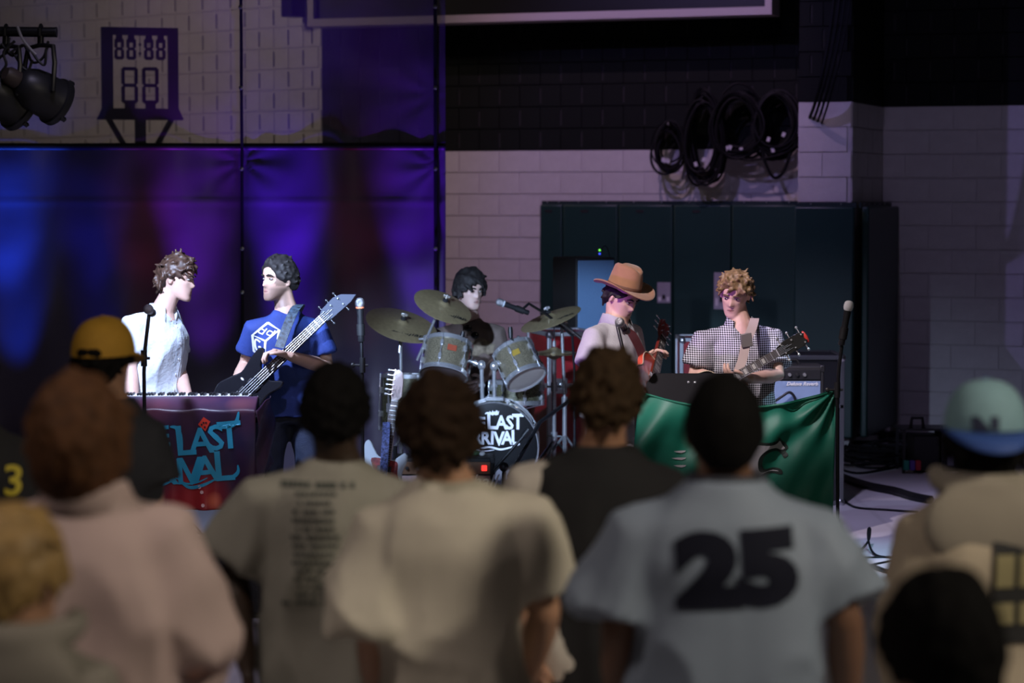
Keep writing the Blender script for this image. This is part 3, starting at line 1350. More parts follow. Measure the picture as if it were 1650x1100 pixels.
    def shoes(s, m):
        for i in (0, 1):
            a = s.an[i]
            f = s.fwd if not hasattr(s, 'toe') else s.toe
            fl = a.z - 0.085
            rings = []
            sd = V((-f.y, f.x, 0))
            for t, w, h in ((-.075, .022, .05), (-.06, .036, .07), (0.0, .042, .085), (.06, .044, .07), (.12, .046, .05), (.17, .038, .038), (.195, .018, .028)):
                c = V((a.x, a.y, fl)) + f * t
                ring = []
                for j in range(12):
                    an = 2 * PI * j / 12
                    z = max(0.0, 0.5 + 0.62 * math.sin(an))
                    ring.append(c + sd * w * math.cos(an) + V((0, 0, min(1, z) * h)))
                rings.append(ring)
            mb = MB()
            mb.rings(rings)
            build(mb, 'shoe', m, s.root, world=True)


def collar(s, m, h=0.042, r=0.074, open_=0.6, lift=0.0, stand=0.014, spread=0.035, parent=None):
    """turned-down shirt collar around the neck, open at the front"""
    k = s.k
    c0 = s.neck + V((0, 0, 0.012 + lift))
    ax = (s.head - s.neck).normalized()
    f = s.fwd
    sd = s.side
    rings = []
    n = 28
    for i in range(n + 1):
        a = -PI + open_ / 2 + (2 * PI - open_) * i / n   # 0 = back
        d = -f * math.cos(a) + sd * math.sin(a)
        fr = max(0, -math.cos(a))
        base = c0 - V((0, 0, 0.028 * fr * k))
        top = base + d * r * k * 0.92 + V((0, 0, stand * k)) + ax * 0.008
        bot = base + d * (r + 0.022 + spread * 0.35 * fr) * k + V((0, 0, (stand - h - spread * fr * 0.9) * k))
        inn = base + d * (r - 0.006) * k + V((0, 0, -0.015 * k))
        rings.append([inn, top, top + d * 0.006, bot])
    mb = MB()
    for i in range(n):
        o = len(mb.v)
        mb.v += rings[i] + rings[i + 1]
        for j in range(3):
            mb.f.append((o + j, o + j + 1, o + 4 + j + 1, o + 4 + j))
    me = mb.mesh('collar')
    bm = bmesh.new()
    bm.from_mesh(me)
    bmesh.ops.remove_doubles(bm, verts=bm.verts, dist=1e-5)
    bm.to_mesh(me)
    bm.free()
    smooth_mesh(me, 60)
    o = link('collar', me, m, parent or s.root, world=True)
    md = o.modifiers.new('s', 'SOLIDIFY')
    md.thickness = 0.004
    return o


def strap(s_root, pts, w, m, nrm_fn, name='strap', th=0.004):
    """flat band along pts, nrm_fn(i) gives the outward direction"""
    pts = catmull(pts, 6)
    mb = MB()
    rings = []
    for i, p in enumerate(pts):
        d = (pts[min(i + 1, len(pts) - 1)] - pts[max(0, i - 1)]).normalized()
        n = nrm_fn(i / (len(pts) - 1))
        n = (n - d * n.dot(d)).normalized()
        sd = d.cross(n).normalized()
        rings.append([p + sd * w / 2 + n * th / 2, p - sd * w / 2 + n * th / 2, p - sd * w / 2 - n * th / 2, p + sd * w / 2 - n * th / 2])
    mb.rings(rings)
    return build(mb, name, m, s_root, world=True, smooth=True, angle=50)


def baseball_cap(s, root, mcrown, mbrim, backward=False, logo=None):
    k = s.k
    Mx = s.M @ Matrix.Rotation(PI, 3, 'Z') if backward else s.M
    mb = MB()
    rings = []
    for i in range(13):
        ph = (PI / 2) * i / 12
        ring = []
        for j in range(32):
            a = 2 * PI * j / 32
            r = math.cos(ph) ** 0.72 if i < 12 else 0.02
            p = V((0.096 * r * math.cos(a), 0.006 + 0.114 * r * math.sin(a), 0.022 + 0.114 * math.sin(ph) - 0.004 * math.sin(a)))
            ring.append(s.head + Mx @ (p * k))
        rings.append(ring)
    # inner lip
    mb.rings(rings)
    cap = build(mb, 'cap_crown', mcrown, root, world=True, angle=60)
    mb = MB()
    mb.ell(s.head + Mx @ (V((0, 0.006, 0.137)) * k), (.008 * k, .008 * k, .005 * k), Mx, 10, 6)
    build(mb, 'cap_button', mbrim, cap, world=True)
    mb = MB()
    n = 20
    top, bot = [], []
    for i in range(n + 1):
        a = PI * i / n
        for rr in (0, 1):
            pass
    inner = [V((0.094 * math.cos(PI * i / n), 0.006 - 0.110 * math.sin(PI * i / n), 0.022)) for i in range(n + 1)]
    outer = [V((0.099 * math.cos(PI * i / n), 0.0 - 0.180 * math.sin(PI * i / n) ** 0.8, 0.022 - 0.028 * math.sin(PI * i / n) + 0.012 * math.cos(PI * i / n) ** 2 - 0.012)) for i in range(n + 1)]
    grid = []
    for i in range(n + 1):
        mid = (inner[i] + outer[i]) / 2 + V((0, 0, 0.006))
        grid.append([inner[i], mid, outer[i]])
    o = len(mb.v)
    for g in grid:
        mb.v += [s.head + Mx @ (p * k) for p in g]
    for i in range(n):
        for j in range(2):
            mb.f.append((o + i * 3 + j, o + i * 3 + j + 1, o + (i + 1) * 3 + j + 1, o + (i + 1) * 3 + j))
    build(mb, 'cap_brim', mbrim, root, world=True, solid=0.004, angle=80)
    return cap, Mx

# ================================================================== instruments and stage gear
def placed(C, H, N):
    y = (V(H) - V(C)).normalized()
    z = V(N)
    z = (z - y * z.dot(y)).normalized()
    return basis(y.cross(z), y, z)


LP = [(0, -.22), (-.10, -.21), (-.155, -.15), (-.165, -.09), (-.145, -.02), (-.108, .05), (-.118, .13), (-.10, .19), (-.05, .215), (.028, .205), (.032, .155), (.06, .132), (.095, .165), (.118, .14), (.108, .05), (.145, -.02), (.165, -.09), (.155, -.15), (.10, -.21)]
ST = [(0, -.205), (-.11, -.20), (-.158, -.13), (-.135, -.04), (-.112, .02), (-.13, .10), (-.142, .18), (-.115, .205), (-.075, .15), (-.04, .115), (.04, .105), (.07, .125), (.108, .155), (.125, .12), (.105, .03), (.125, -.05), (.158, -.13), (.11, -.20)]
HS_LP = [(-.022, 0), (-.040, .05), (-.040, .15), (-.020, .178), (0, .165), (.020, .178), (.040, .15), (.040, .05), (.022, 0)]
HS_ST = [(-.022, 0), (-.030, .03), (-.034, .15), (-.030, .18), (-.005, .19), (.020, .172), (.028, .14), (.036, .06), (.036, .03), (.022, .01)]
HS_BS = [(-.025, 0), (-.046, .04), (-.050, .14), (-.030, .19), (.035, .255), (.046, .20), (.040, .05), (.025, 0)]


def guitar(name, label, C, H, N, outline, hs, bodymat, neckL, nstr, scale=1.0, sidemat=None, hsmat=None, pick=None, guard=None, tuner_sides=(-1, 1), edge=None, boardmat=None, face_logo=None, tunermat=None, group=None, inlay=False):
    """electric guitar: y runs up the neck, z out of the face; C = body centre, H = a point up the neck"""
    t = thing(name, label, 'guitar' if 'bass' not in name else 'bass guitar', C, placed(C, H, N), group)
    S = scale
    ol = [(p.x * S, p.y * S) for p in catmull(outline, 4, True)]
    mb = MB()
    mb.prism(ol, -.022, .018)
    bd = build(mb, 'guitar_body', bodymat, t, bevel=.006, angle=50)
    if edge:
        mb = MB()
        pts = [V((x, y, .019)) for x, y in ol]
        mb.tube(pts + [pts[0]], .003, 5)
        build(mb, 'binding', edge, bd)
    boardm = boardmat or mat('fretboard', (0.03, 0.018, 0.012), .5)
    nw0, nw1 = .029 * S, .0215 * (1.12 if nstr > 4 and 'bass' in name else 1)
    y0 = .10 * S
    mb = MB()
    mb.add([(-nw0, y0 - .03, -.012), (nw0, y0 - .03, -.012), (nw0, y0 - .03, .022), (-nw0, y0 - .03, .022), (-nw1, neckL, -.004), (nw1, neckL, -.004), (nw1, neckL, .016), (-nw1, neckL, .016)],
           [(0, 1, 5, 4), (3, 7, 6, 2), (0, 4, 7, 3), (1, 2, 6, 5), (0, 3, 2, 1), (4, 5, 6, 7)])
    nk = build(mb, 'neck', mat('maple', (0.42, 0.25, 0.12), .4) if hsmat is None else hsmat, t, bevel=.003)
    mb = MB()
    mb.add([(-nw0, y0 - .03, .022), (nw0, y0 - .03, .022), (nw0, y0 - .03, .028), (-nw0, y0 - .03, .028), (-nw1, neckL, .016), (nw1, neckL, .016), (nw1, neckL, .022), (-nw1, neckL, .022)],
           [(0, 1, 5, 4), (3, 7, 6, 2), (0, 4, 7, 3), (1, 2, 6, 5), (0, 3, 2, 1), (4, 5, 6, 7)])
    build(mb, 'fretboard', boardm, t, smooth=False)
    L = neckL - (-.09 * S)
    for i in range(1, 20):
        y = neckL - L * (1 - 2 ** (-i / 12))
        if y < y0 - .02:
            break
        u = (neckL - y) / (neckL - y0 + .03)
        w = lerp(nw1, nw0, u)
        z = lerp(.0225, .0285, u)
        mb = MB()
        mb.box((0, y, z), (2 * w, .0022, .002))
        build(mb, 'fret', STEEL, nk, smooth=False)
        if inlay and i in (3, 5, 7, 9, 12, 15, 17):
            mb = MB()
            mb.box((0, y + .014, z - .0005), (w * 1.2, .016, .0012))
            build(mb, 'inlay', mat('pearl', (.6, .6, .55), .3), nk, smooth=False)
    mb = MB()
    mb.prism([(x * S, y * S + neckL) for x, y in hs], -.004, .012)
    hd = build(mb, 'headstock', hsmat or mat('maple', (0.42, 0.25, 0.12), .4), t, bevel=.002)
    mb = MB()
    mb.box((0, neckL, .021), (2 * nw1, .005, .006))
    build(mb, 'nut', WHITE, t, smooth=False)
    per = [nstr // 2 + (nstr % 2), nstr // 2] if len(tuner_sides) == 2 else [nstr]
    for si, sg in enumerate(tuner_sides):
        for i in range(per[si]):
            y = neckL + (.038 + i * (.12 if len(tuner_sides) == 2 else .145) / max(1, per[si] - 1)) * S
            x = sg * .043 * S
            mb = MB()
            mb.cyl((x * .55, y, .012), (x * .55, y, .024), .0045, n=8)
            mb.cyl((x * .5, y, -.002), (x * 1.35, y, -.002), .003, n=6)
            mb.ell((x * 1.55, y, -.002), (.010, .008, .004), n=8, m=6)
            build(mb, 'tuner', tunermat or CHROME, hd)
    for i in range(nstr):
        f = (i - (nstr - 1) / 2) / max(1, (nstr - 1) / 2)
        mb = MB()
        mb.tube([(f * .027 * S, -.10 * S, .030), (f * .024, y0, .032), (f * nw1 * .85, neckL, .026), (f * nw1 * .8, neckL + (.05 + .02 * (i % 3)) * S, .014)], .0013 if 'bass' in name else .0009, 5)
        build(mb, 'string', mat('string_steel', (.42, .42, .44), .4, .9), t)
    for i, y in enumerate(pick or (.045, -.045)):
        mb = MB()
        mb.box((0, y * S, .021), (.085 * S, .036, .012))
        build(mb, 'pickup', BLACK if 'bass' in name or guard else CHROME, t, bevel=.003)
    mb = MB()
    mb.box((0, -.10 * S, .024), (.085 * S, .022 if 'bass' not in name else .05, .014))
    build(mb, 'bridge', CHROME if 'bass' not in name else BLACKM, t, bevel=.003)
    for i in range(4):
        mb = MB()
        mb.lathe([(.009, 0), (.009, .012), (.007, .015), (.001, .016)], 12, c=(.105 * S - .03 * (i % 2), (-.05 - .035 * i) * S, .018))
        build(mb, 'knob', mat('amber_knob', (.5, .3, .08), .3) if not 'bass' in name else BLACKM, t)
    if guard:
        pts = [(-.085, .10), (-.06, .02), (-.07, -.07), (0, -.10), (.09, -.13), (.12, -.06), (.085, .02), (.075, .09), (.03, .10)]
        mb = MB()
        mb.prism([(p.x * S, p.y * S) for p in catmull(pts, 4, True)], .018, .0205)
        build(mb, 'pickguard', guard, t, smooth=False)
    return t


# black five-string bass
Cb = P(406, 624, 12.84)
bass = guitar('bass_guitar', 'black five-string bass guitar held by the bearded man in blue', Cb, P(548, 487, 12.86), (-.12, -1, .12), [(x * 1.0, y * 1.05) for x, y in ST], HS_BS,
              mat('bass_black', (0.010, 0.010, 0.014), .22, coat=.6), .52, 5, .88, hsmat=mat('bass_head_grey', (0.035, 0.04, 0.062), .6, spec=.2), pick=(.02, -.05), boardmat=mat('bass_board', (0.05, 0.04, 0.04), .45), tunermat=BLACKM)
mb = MB()
mb.ell((-.065, -.005, .019), (.012, .006, .004), n=12, m=6)
build(mb, 'thumb_rest', WHITE, bass)
# strap over the bassist's shoulder
strap_m = mat('patterned_strap', (0.03, 0.05, 0.075), .6, nscale=55, namt=.9)
st = strap(None, [P(450, 560, 12.82), P(461, 530, 12.86), P(474, 500, 12.93), P(484, 491, 13.05), P(478, 505, 13.2)], .052, strap_m, lambda u: V((-.2, -1, .3)) if u < .7 else V((0, -.3, 1)), 'guitar_strap')
tag(st, 'dark patterned strap over the shoulder of the bearded bassist', 'strap')

# red sunburst guitar of the man in the hat
Cr = P(1047, 620, 12.98)
red = guitar('electric_guitar', 'cherry sunburst single-cut guitar held by the man in the hat', Cr, P(1066, 540, 13.45), (.55, -.80, .12), LP, HS_LP,
             mat('cherry_burst', (0.52, 0.055, 0.02), .2, coat=.8, nscale=5, namt=.35), .50, 6, 1.0, hsmat=mat('cherry_neck', (0.16, 0.02, 0.015), .3), edge=mat('cream_binding', (.6, .5, .35), .5), inlay=True)
st = strap(None, [P(1040, 590, 13.1), P(1030, 560, 13.1), P(1016, 535, 13.12), P(1002, 520, 13.25)], .05, mat('black_red_strap', (0.05, 0.008, 0.01), .6), lambda u: V((.5, -1, .2)), 'guitar_strap')
tag(st, 'dark red and black strap across the grey polo', 'strap')

# black guitar of the man in the checkered shirt
Ck = P(1108, 652, 12.98)
blk = guitar('electric_guitar', 'black single-cut guitar with cream binding held by the man in the checkered shirt', Ck, P(1262, 563, 13.02), (.05, -1, .15), LP, HS_LP,
             mat('guitar_black', (0.008, 0.008, 0.009), .18, coat=.8), .56, 6, 1.0, hsmat=mat('black_headstock', (0.01, 0.01, 0.01), .25), edge=mat('cream_binding', (.6, .5, .35), .5), inlay=True)
mb = MB()
mb.ell((0, .735, .004), (.036, .012, .009), n=12, m=6)
build(mb, 'headstock_clip', mat('red_clip', (.5, .03, .02), .4), blk)
st = strap(None, [P(1186, 606, 13.04), P(1196, 580, 13.05), P(1203, 550, 13.07), P(1212, 528, 13.17), P(1216, 513, 13.3), P(1212, 520, 13.45)], .05, mat('beige_strap', (0.46, 0.36, 0.33), .6), lambda u: V((-.1, -1, .3)) if u < .7 else V((0, -.2, 1)), 'guitar_strap')
tag(st, 'pale beige strap over the checkered shirt', 'strap')
mb = MB()
mb.box((0, 0, 0), (.062, .012, .075), Matrix.Rotation(-.15, 3, 'Y'))
o = build(mb, 'buckle', mat('grey_buckle', (.20, .18, .17), .4, .3), None, bevel=.004)
o.parent = st
o.location = P(1203, 548, 13.05) - st.location

# white electric guitar on a floor stand, strap hanging down its front
Cs = P(618, 768, 14.22)
wht = guitar('electric_guitar', 'white double-cut guitar with red pickguard standing on a floor stand', Cs, P(646, 590, 14.36), (-.15, -1, .2), ST, HS_ST,
             mat('sonic_white', (0.55, 0.65, 0.72), .2, coat=.7), .455, 6, 1.0, guard=mat('red_tortoise', (0.20, 0.02, 0.02), .25, nscale=40, namt=.6), tuner_sides=(-1,), boardmat=mat('rosewood', (0.06, 0.03, 0.02), .5), hsmat=mat('pale_maple', (0.55, 0.42, 0.40), .4))
st = strap(None, [P(623, 680, 14.26), P(621, 715, 14.17), P(618, 760, 14.14), P(615, 805, 14.12)], .045, mat('blue_woven_strap', (0.05, 0.07, 0.19), .7, nscale=70, namt=.9), lambda u: V((-.1, -1, .1)), 'guitar_strap')
tag(st, 'blue woven strap hanging down the front of the white guitar', 'strap')
t = thing('guitar_stand', 'black tubular stand under the white guitar', 'guitar stand', (Cs.x, Cs.y + .1, 0))
mb = MB()
mb.cyl((0.03, .14, .0), (0.06, .13, .62), .012, n=8)
build(mb, 'upright', BLACKM, t)
for a in (-.25, .25):
    mb = MB()
    mb.tube([(0.03, .12, .28), (a, -.12, .02), (a, -.2, .012)], .011, 8)
    build(mb, 'leg', BLACKM, t)
mb = MB()
mb.tube([(-.1, -.16, .36), (-.1, .0, .30), (.03, .12, .3), (.16, .0, .30), (.16, -.16, .36)], .010, 8)
build(mb, 'cradle', RUBBER, t)


# ---- microphones and stands
def mic(parent, c, d, k=1.0, ring=None, body=None, gm=None):
    d = V(d).normalized()
    mb = MB()
    mb.lathe([(.001, .052), (.014, .050), (.022, .042), (.0255, .028), (.0255, .016), (.022, .004), (.019, 0)], 20, c=V(c), axis=d)
    g = build(mb, 'grille', gm or mat('mic_grille', (0.45, 0.45, 0.48), .35, .8, bump=.5, bscale=400), parent, world=True)
    if ring:
        mb = MB()
        mb.lathe([(.0215, -.006), (.0235, -.004), (.0235, .002), (.0215, .004)], 20, c=V(c), axis=d)
        build(mb, 'colour_ring', ring, parent, world=True)
    mb = MB()
    mb.lathe([(.019, 0), (.019, -.02), (.017, -.05), (.0165, -.15), (.0175, -.18), (.014, -.185)], 16, c=V(c), axis=d)
    build(mb, 'handle', body or BLACK, parent, world=True)
    return V(c) - d * .12


def mic_stand(label, micp, micd, pole, base, clutch=None, ring=None, miclabel=None, feet=True, tilt=None, with_mic=True, group='microphone stands', gm=None, z0=0.0):
    """micp: capsule point; pole: list of points from the clip down to the foot"""
    t = thing('mic_stand', label, 'mic stand', (pole[-1].x, pole[-1].y, z0))
    mb = MB()
    r = [.009] * len(pole)
    mb.tube(pole, .0095, 10)
    build(mb, 'pole', BLACKM, t, world=True)
    a = pole[-1]
    mb = MB()
    mb.cyl(V((a.x, a.y, a.z + .03)), V((a.x, a.y, z0 + .03)), .013, n=10)
    build(mb, 'lower_tube', BLACKM, t, world=True)
    if feet:
        for i in range(3):
            an = .5 + i * 2.094
            mb = MB()
            mb.tube([V((a.x, a.y, z0 + .10)), V((a.x + .26 * math.cos(an), a.y + .26 * math.sin(an), z0 + .016))], .008, 8)
            build(mb, 'leg', BLACKM, t, world=True)
            mb = MB()
            mb.ell(V((a.x + .26 * math.cos(an), a.y + .26 * math.sin(an), z0 + .016)), (.018, .018, .015), n=10, m=6)
            build(mb, 'rubber_foot', RUBBER, t, world=True)
    if clutch is not None:
        mb = MB()
        mb.cyl(clutch + V((0, 0, -.04)), clutch + V((0, 0, .04)), .016, n=12)
        mb.cyl(clutch + V((-.045, 0, 0)), clutch + V((.03, 0, 0)), .007, n=8)
        mb.ell(clutch + V((-.05, 0, 0)), (.014, .008, .014), n=10, m=6)
        build(mb, 'clutch', BLACK, t, world=True)
    if with_mic:
        mt = thing('microphone', miclabel, 'microphone', micp)
        tail = mic(mt, micp, micd, ring=ring, gm=gm)
        mb = MB()
        d = V(micd).normalized()
        mb.tube([tail + d * .03, tail - d * .03], .022, 12)
        mb.tube([tail, pole[0]], .011, 8)
        build(mb, 'clip', RUBBER, t, world=True)
    return t


b0 = P(233, 600, 12.08)
mic_stand('black mic stand in front of the keyboard player', P(240, 499, 12.02), (0.05, -1, .15), [P(240, 508, 12.12), P(234, 560, 12.09), P(232, 600, 12.08), V((b0.x, b0.y, .5))], b0, P(232, 577, 12.08), miclabel='microphone pointing at the audience in front of the pale blue shirt')
c0 = P(584, 700, 12.9)
mic_stand('straight mic stand between the bassist and the drum kit', P(580, 495, 12.9), (-.03, -.05, 1), [P(582, 535, 12.92), P(584, 620, 12.9), V((c0.x, c0.y, .45))], c0, P(584, 588, 12.9), ring=mat('orange_ring', (.8, .22, .1), .5), miclabel='upright microphone with an orange ring beside the bass headstock')
r0 = P(1351, 700, 12.55)
mic_stand('mic stand carrying the right corner of the green flag', P(1366, 500, 12.5), (.16, -.1, 1), [P(1361, 523, 12.52), P(1352, 590, 12.54), P(1349, 636, 12.55), V((r0.x, r0.y, .4))], r0, P(1349, 628, 12.55), miclabel='microphone with a white windscreen at the right end of the flag', gm=mat('white_foam', (.8, .8, .8), .8))
h0 = P(1030, 700, 12.62)
mic_stand('mic stand in front of the man in the hat', P(1000, 521, 12.55), (-.25, -1, .3), [P(994, 522, 12.72), P(1003, 560, 12.66), P(1014, 600, 12.63), P(1024, 650, 12.62), V((h0.x, h0.y, .4))], h0, P(1013, 598, 12.63), miclabel='microphone at the collar of the man in the hat')
# drummer's microphone on a boom
d0 = P(905, 700, 16.3)
mic_stand('boom mic stand reaching over the drums from the right', P(811, 489, 15.95), (-1, -.25, .38), [P(842, 498, 16.0), P(852, 489, 16.05), P(880, 506, 16.2), P(922, 540, 16.3), P(926, 600, 16.3), V((P(926, 600, 16.3).x, 16.3, .45))], d0, z0=.2, miclabel='microphone reaching toward the drummer from the right', ring=mat('pale_ring', (.6, .65, .7), .4))
# low boom in front of the kick drum
k0 = P(815, 830, 14.72)
t = thing('kick_mic_stand', 'low black boom stand reaching across the front of the kick drum', 'mic stand', (k0.x, k0.y, 0))
mb = MB()
mb.tube([P(762, 796, 14.72), P(800, 752, 14.72), P(846, 700, 14.75)], [.007, .009, .010], 8)
build(mb, 'boom', BLACKM, t, world=True)
mb = MB()
mb.tube([P(820, 768, 14.74), P(870, 680, 15.0), P(918, 645, 15.4)], .013, 8)
build(mb, 'counter_arm', BLACKM, t, world=True)
mb = MB()
mb.tube([P(812, 752, 14.73), V((P(812, 752, 14.73).x, 14.73, .03))], .013, 8)
build(mb, 'pole', BLACKM, t, world=True)
mb = MB()
mb.tube([P(843, 703, 14.75), P(852, 692, 14.76)], .020, 12)
build(mb, 'mic_head', BLACK, t, world=True)
mb = MB()
mb.ell(P(812, 752, 14.72), (.03, .03, .03), n=12, m=8)
build(mb, 'joint', BLACKM, t, world=True)
for an in (.3, 2.4, 4.5):
    mb = MB()
    x, y = P(812, 752, 14.73).x, 14.73
    mb.tube([V((x, y, .09)), V((x + .2 * math.cos(an), y + .2 * math.sin(an), .015))], .009, 8)
    build(mb, 'leg', BLACKM, t, world=True)

# ---- music stand
c = P(1112, 640, 12.74)
t = thing('music_stand', 'black music stand between the two guitarists', 'music stand', (c.x, c.y, 0))
zt = P(1112, 601, 12.74).z
mb = MB()
Mt = Matrix.Rotation(-.35, 3, 'X')
mb.prism([(-.23, -.17), (.235, -.17), (.235, .17), (-.19, .17), (-.23, .11)], -.004, .004, Mt @ Matrix.Rotation(PI / 2, 3, 'X'), (0, 0, zt - .165))
build(mb, 'desk', mat('music_desk', (.010, .010, .013), .35, .4), t, bevel=.002)
mb = MB()
mb.box((0, -.10, zt - .33), (.47, .055, .006))
build(mb, 'ledge', BLACKM, t)
for dx in (-.012, .022):
    mb = MB()
    mb.ell((dx, -.055, zt - .045), (.008, .006, .008), n=10, m=6)
    build(mb, 'rivet', CHROME, t)
mb = MB()
mb.cyl((0, .04, 0.05), (0, .02, zt - .18), .012, n=10)
build(mb, 'pole', BLACKM, t)
for i in range(3):
    an = i * 2.094 + .4
    mb = MB()
    mb.tube([(0, .04, .14), (.22 * math.cos(an), .04 + .22 * math.sin(an), .014)], .009, 8)
    build(mb, 'leg', BLACKM, t)


# ---- green flag with a leaping cat, tied between two mic stands
def flag_pt(u, v):
    """u across 0..1, v down 0..1"""
    D = 12.58 - .03
    tl, tr = P(1034, 632, D), P(1349, 626, D)
    bl, br = P(1003, 830, D), P(1341, 838, D)
    top = lerp(tl, tr, u)
    bot = lerp(bl, br, u)
    p = lerp(top, bot, v)
    sag = .085 * math.sin(PI * u) ** .9 * (1 - v * .6)
    p.z -= sag
    fold_ = .040 * math.sin(13 * (u + .55 * v) + 1) * math.exp(-u * 3.0) + .022 * math.sin(24 * (u + .35 * v)) * math.exp(-u * 2.5)
    fold_ += .035 * math.sin(9 * (u - .3 * v) - 1.0) * (1 - v * .4) * max(0, u - .2) + .008 * math.sin(40 * u + 9 * v)
    # drag lines from the tied corners
    r = math.hypot((u - 1), v * .6)
    th = math.atan2(v * .6, 1 - u)
    fold_ += .03 * math.exp(-r * 2.2) * math.sin(th * 10)
    fold_ += .010 * noise.noise(V((u * 7, v * 5, 1)))
    p.y += fold_
    return p


M_FLAG = mat('green_nylon', (0.005, 0.15, 0.095), .52, nscale=3, namt=.06, bump=.06, bscale=300)
mb = MB()
mb.grid(flag_pt, 130, 70)
ft = thing('flag', 'green flag with a grey leaping cat hung between two mic stands', 'flag', (flag_pt(.5, 1).x, flag_pt(.5, 1).y, flag_pt(.5, 1).z))
fo = build(mb, 'cloth', M_FLAG, ft, world=True, solid=.002, angle=180)
mb = MB()
tops = [flag_pt(i / 60, 0) + V((0, -.004, -.008)) for i in range(61)]
mb.tube(tops, .004, 6)
build(mb, 'top_hem', mat('green_hem', (0.004, 0.10, 0.06), .5), ft, world=True)
for u in (0.0, 1.0):
    mb = MB()
    p = flag_pt(u, 0.01)
    q = P(1349, 620, 12.55) if u else P(1018, 624, 12.63)
    mb.tube([p, lerp(p, q, .5) + V((0, 0, .004)), q], .005, 6)
    build(mb, 'tie', RUBBER, ft, world=True)
fb = bvh_of(fo)
sf = F / 12.55


def fpx(pts, n=4, closed=True):
    return [((p.x - 1200) / sf, (735 - p.y) / sf) for p in catmull(pts, n, closed)]


cat_out = [(1120, 775), (1150, 742), (1180, 722), (1210, 712), (1238, 712), (1251, 709), (1255, 703), (1260, 709), (1266, 713), (1270, 721), (1266, 726), (1270, 732), (1264, 738), (1259, 731), (1252, 726), (1240, 728), (1231, 735), (1228, 747), (1232, 756), (1246, 753), (1258, 755), (1261, 762), (1256, 764), (1244, 762), (1230, 768), (1238, 776), (1225, 782), (1190, 778), (1165, 790), (1140, 808), (1110, 815), (1098, 806), (1112, 795)]
me = poly_mesh([fpx(cat_out, 3)])
decal(me, fb, P(1200, 735, 12.55), (1, 0, 0), (0, 0, 1), (0, -1, 0), 'cat_outline', mat('emblem_black', (.008, .02, .016), .5), ft, lift=.004, sub=.03)
cc = [(1122, 778), (1152, 747), (1182, 728), (1212, 717), (1240, 717), (1251, 714), (1256, 709), (1260, 715), (1265, 722), (1258, 724), (1250, 721), (1236, 724), (1224, 735), (1221, 748), (1226, 761), (1246, 757), (1255, 759), (1240, 759), (1226, 766), (1215, 775), (1190, 770), (1160, 783), (1135, 802), (1110, 808), (1122, 795)]
me = poly_mesh([fpx(cc, 3)])
decal(me, fb, P(1200, 735, 12.55), (1, 0, 0), (0, 0, 1), (0, -1, 0), 'cat_emblem', mat('emblem_grey', (.42, .42, .44), .6), ft, lift=.006, sub=.03)
for i, yy in enumerate((726, 737, 749)):
    me = poly_mesh([fpx([(1105, yy), (1085 - 4 * (i == 1), yy + 1), (1098, yy + 4)], 2)])
    decal(me, fb, P(1200, 735, 12.55), (1, 0, 0), (0, 0, 1), (0, -1, 0), 'claw_mark', mat('emblem_grey', (.42, .42, .44), .6), ft, lift=.006, sub=.03)

# ---- keyboard on a table under the band's banner
DK = 12.36
kx0, kx1 = P(95, 645, DK).x, P(408, 645, DK).x
kz = P(300, 667, DK).z
t = thing('folding_table', 'black table hidden under the band banner', 'table', ((kx0 + kx1) / 2, DK + .22, 0))
mb = MB()
mb.box((0, 0, kz - .03), (kx1 - kx0 + .04, .46, .03))
build(mb, 'table_top', BLACK, t, bevel=.004)
for sx in (-1, 1):
    for sy in (-1, 1):
        mb = MB()
        mb.cyl((sx * ((kx1 - kx0) / 2 - .06), sy * .18, 0), (sx * ((kx1 - kx0) / 2 - .06), sy * .18, kz - .045), .014, n=8)
        build(mb, 'leg', BLACKM, t)
kt = thing('keyboard', 'long black stage keyboard with white keys in front of the leaning man', 'keyboard', ((kx0 + kx1) / 2, DK + .24, kz - .012))
KW = kx1 - kx0 - .02
mb = MB()
mb.box((0, 0, .035), (KW, .30, .07))
build(mb, 'case', BLACK, kt, bevel=.006)
nk_ = 52
kw = (KW - .16) / nk_
mewk = MB().box((0, 0, 0), (kw * .92, .14, .018)).mesh('key')
mewk.materials.append(mat('key_white', (.75, .75, .76), .35))
mebk = MB().box((0, 0, 0), (kw * .55, .09, .014)).mesh('bkey')
mebk.materials.append(BLACK)
for i in range(nk_):
    o = bpy.data.objects.new('white_key', mewk)
    COL.objects.link(o)
    o.parent = kt
    o.location = (-KW / 2 + .12 + (i + .5) * kw, .07, .078)
    if i % 7 in (0, 1, 3, 4, 5):
        o = bpy.data.objects.new('black_key', mebk)
        COL.objects.link(o)
        o.parent = kt
        o.location = (-KW / 2 + .12 + (i + 1) * kw, .05, .092)
for i in range(9):
    mb = MB()
    mb.lathe([(.008, 0), (.007, .014), (.001, .015)], 10, c=(-.3 + .08 * i, -.09, .07))
    build(mb, 'knob', CHROME if i % 2 else BLACK, kt)


def banner_pt(u, v):
    """u along the table, v from the back edge over the front down to the hem"""
    ex = .13
    x = lerp(kx0 - .02, kx1 + .02 + ex * 0, u)
    topd = .15
    L = (P(300, 668, DK).z - P(300, 827, DK).z)
    d = v * (topd + L)
    front = DK - .075
    if d < topd:
        y, z = front + topd - d, kz + .085 - (d / topd) ** 1.6 * .06
    else:
        y, z = front, kz + .025 - (d - topd)
        hang = (d - topd) / L
        y += -.018 * math.sin(u * 26 + 1) * hang - .02 * math.sin(u * 61) * hang * hang * .5 + .012 * noise.noise(V((u * 9, v * 4, 2)))
    return V((x, y, z))


bt = thing('banner', 'dark red and purple cloth banner with cyan lettering draped over the keyboard table', 'banner', ((kx0 + kx1) / 2, DK - .05, P(300, 827, DK).z))


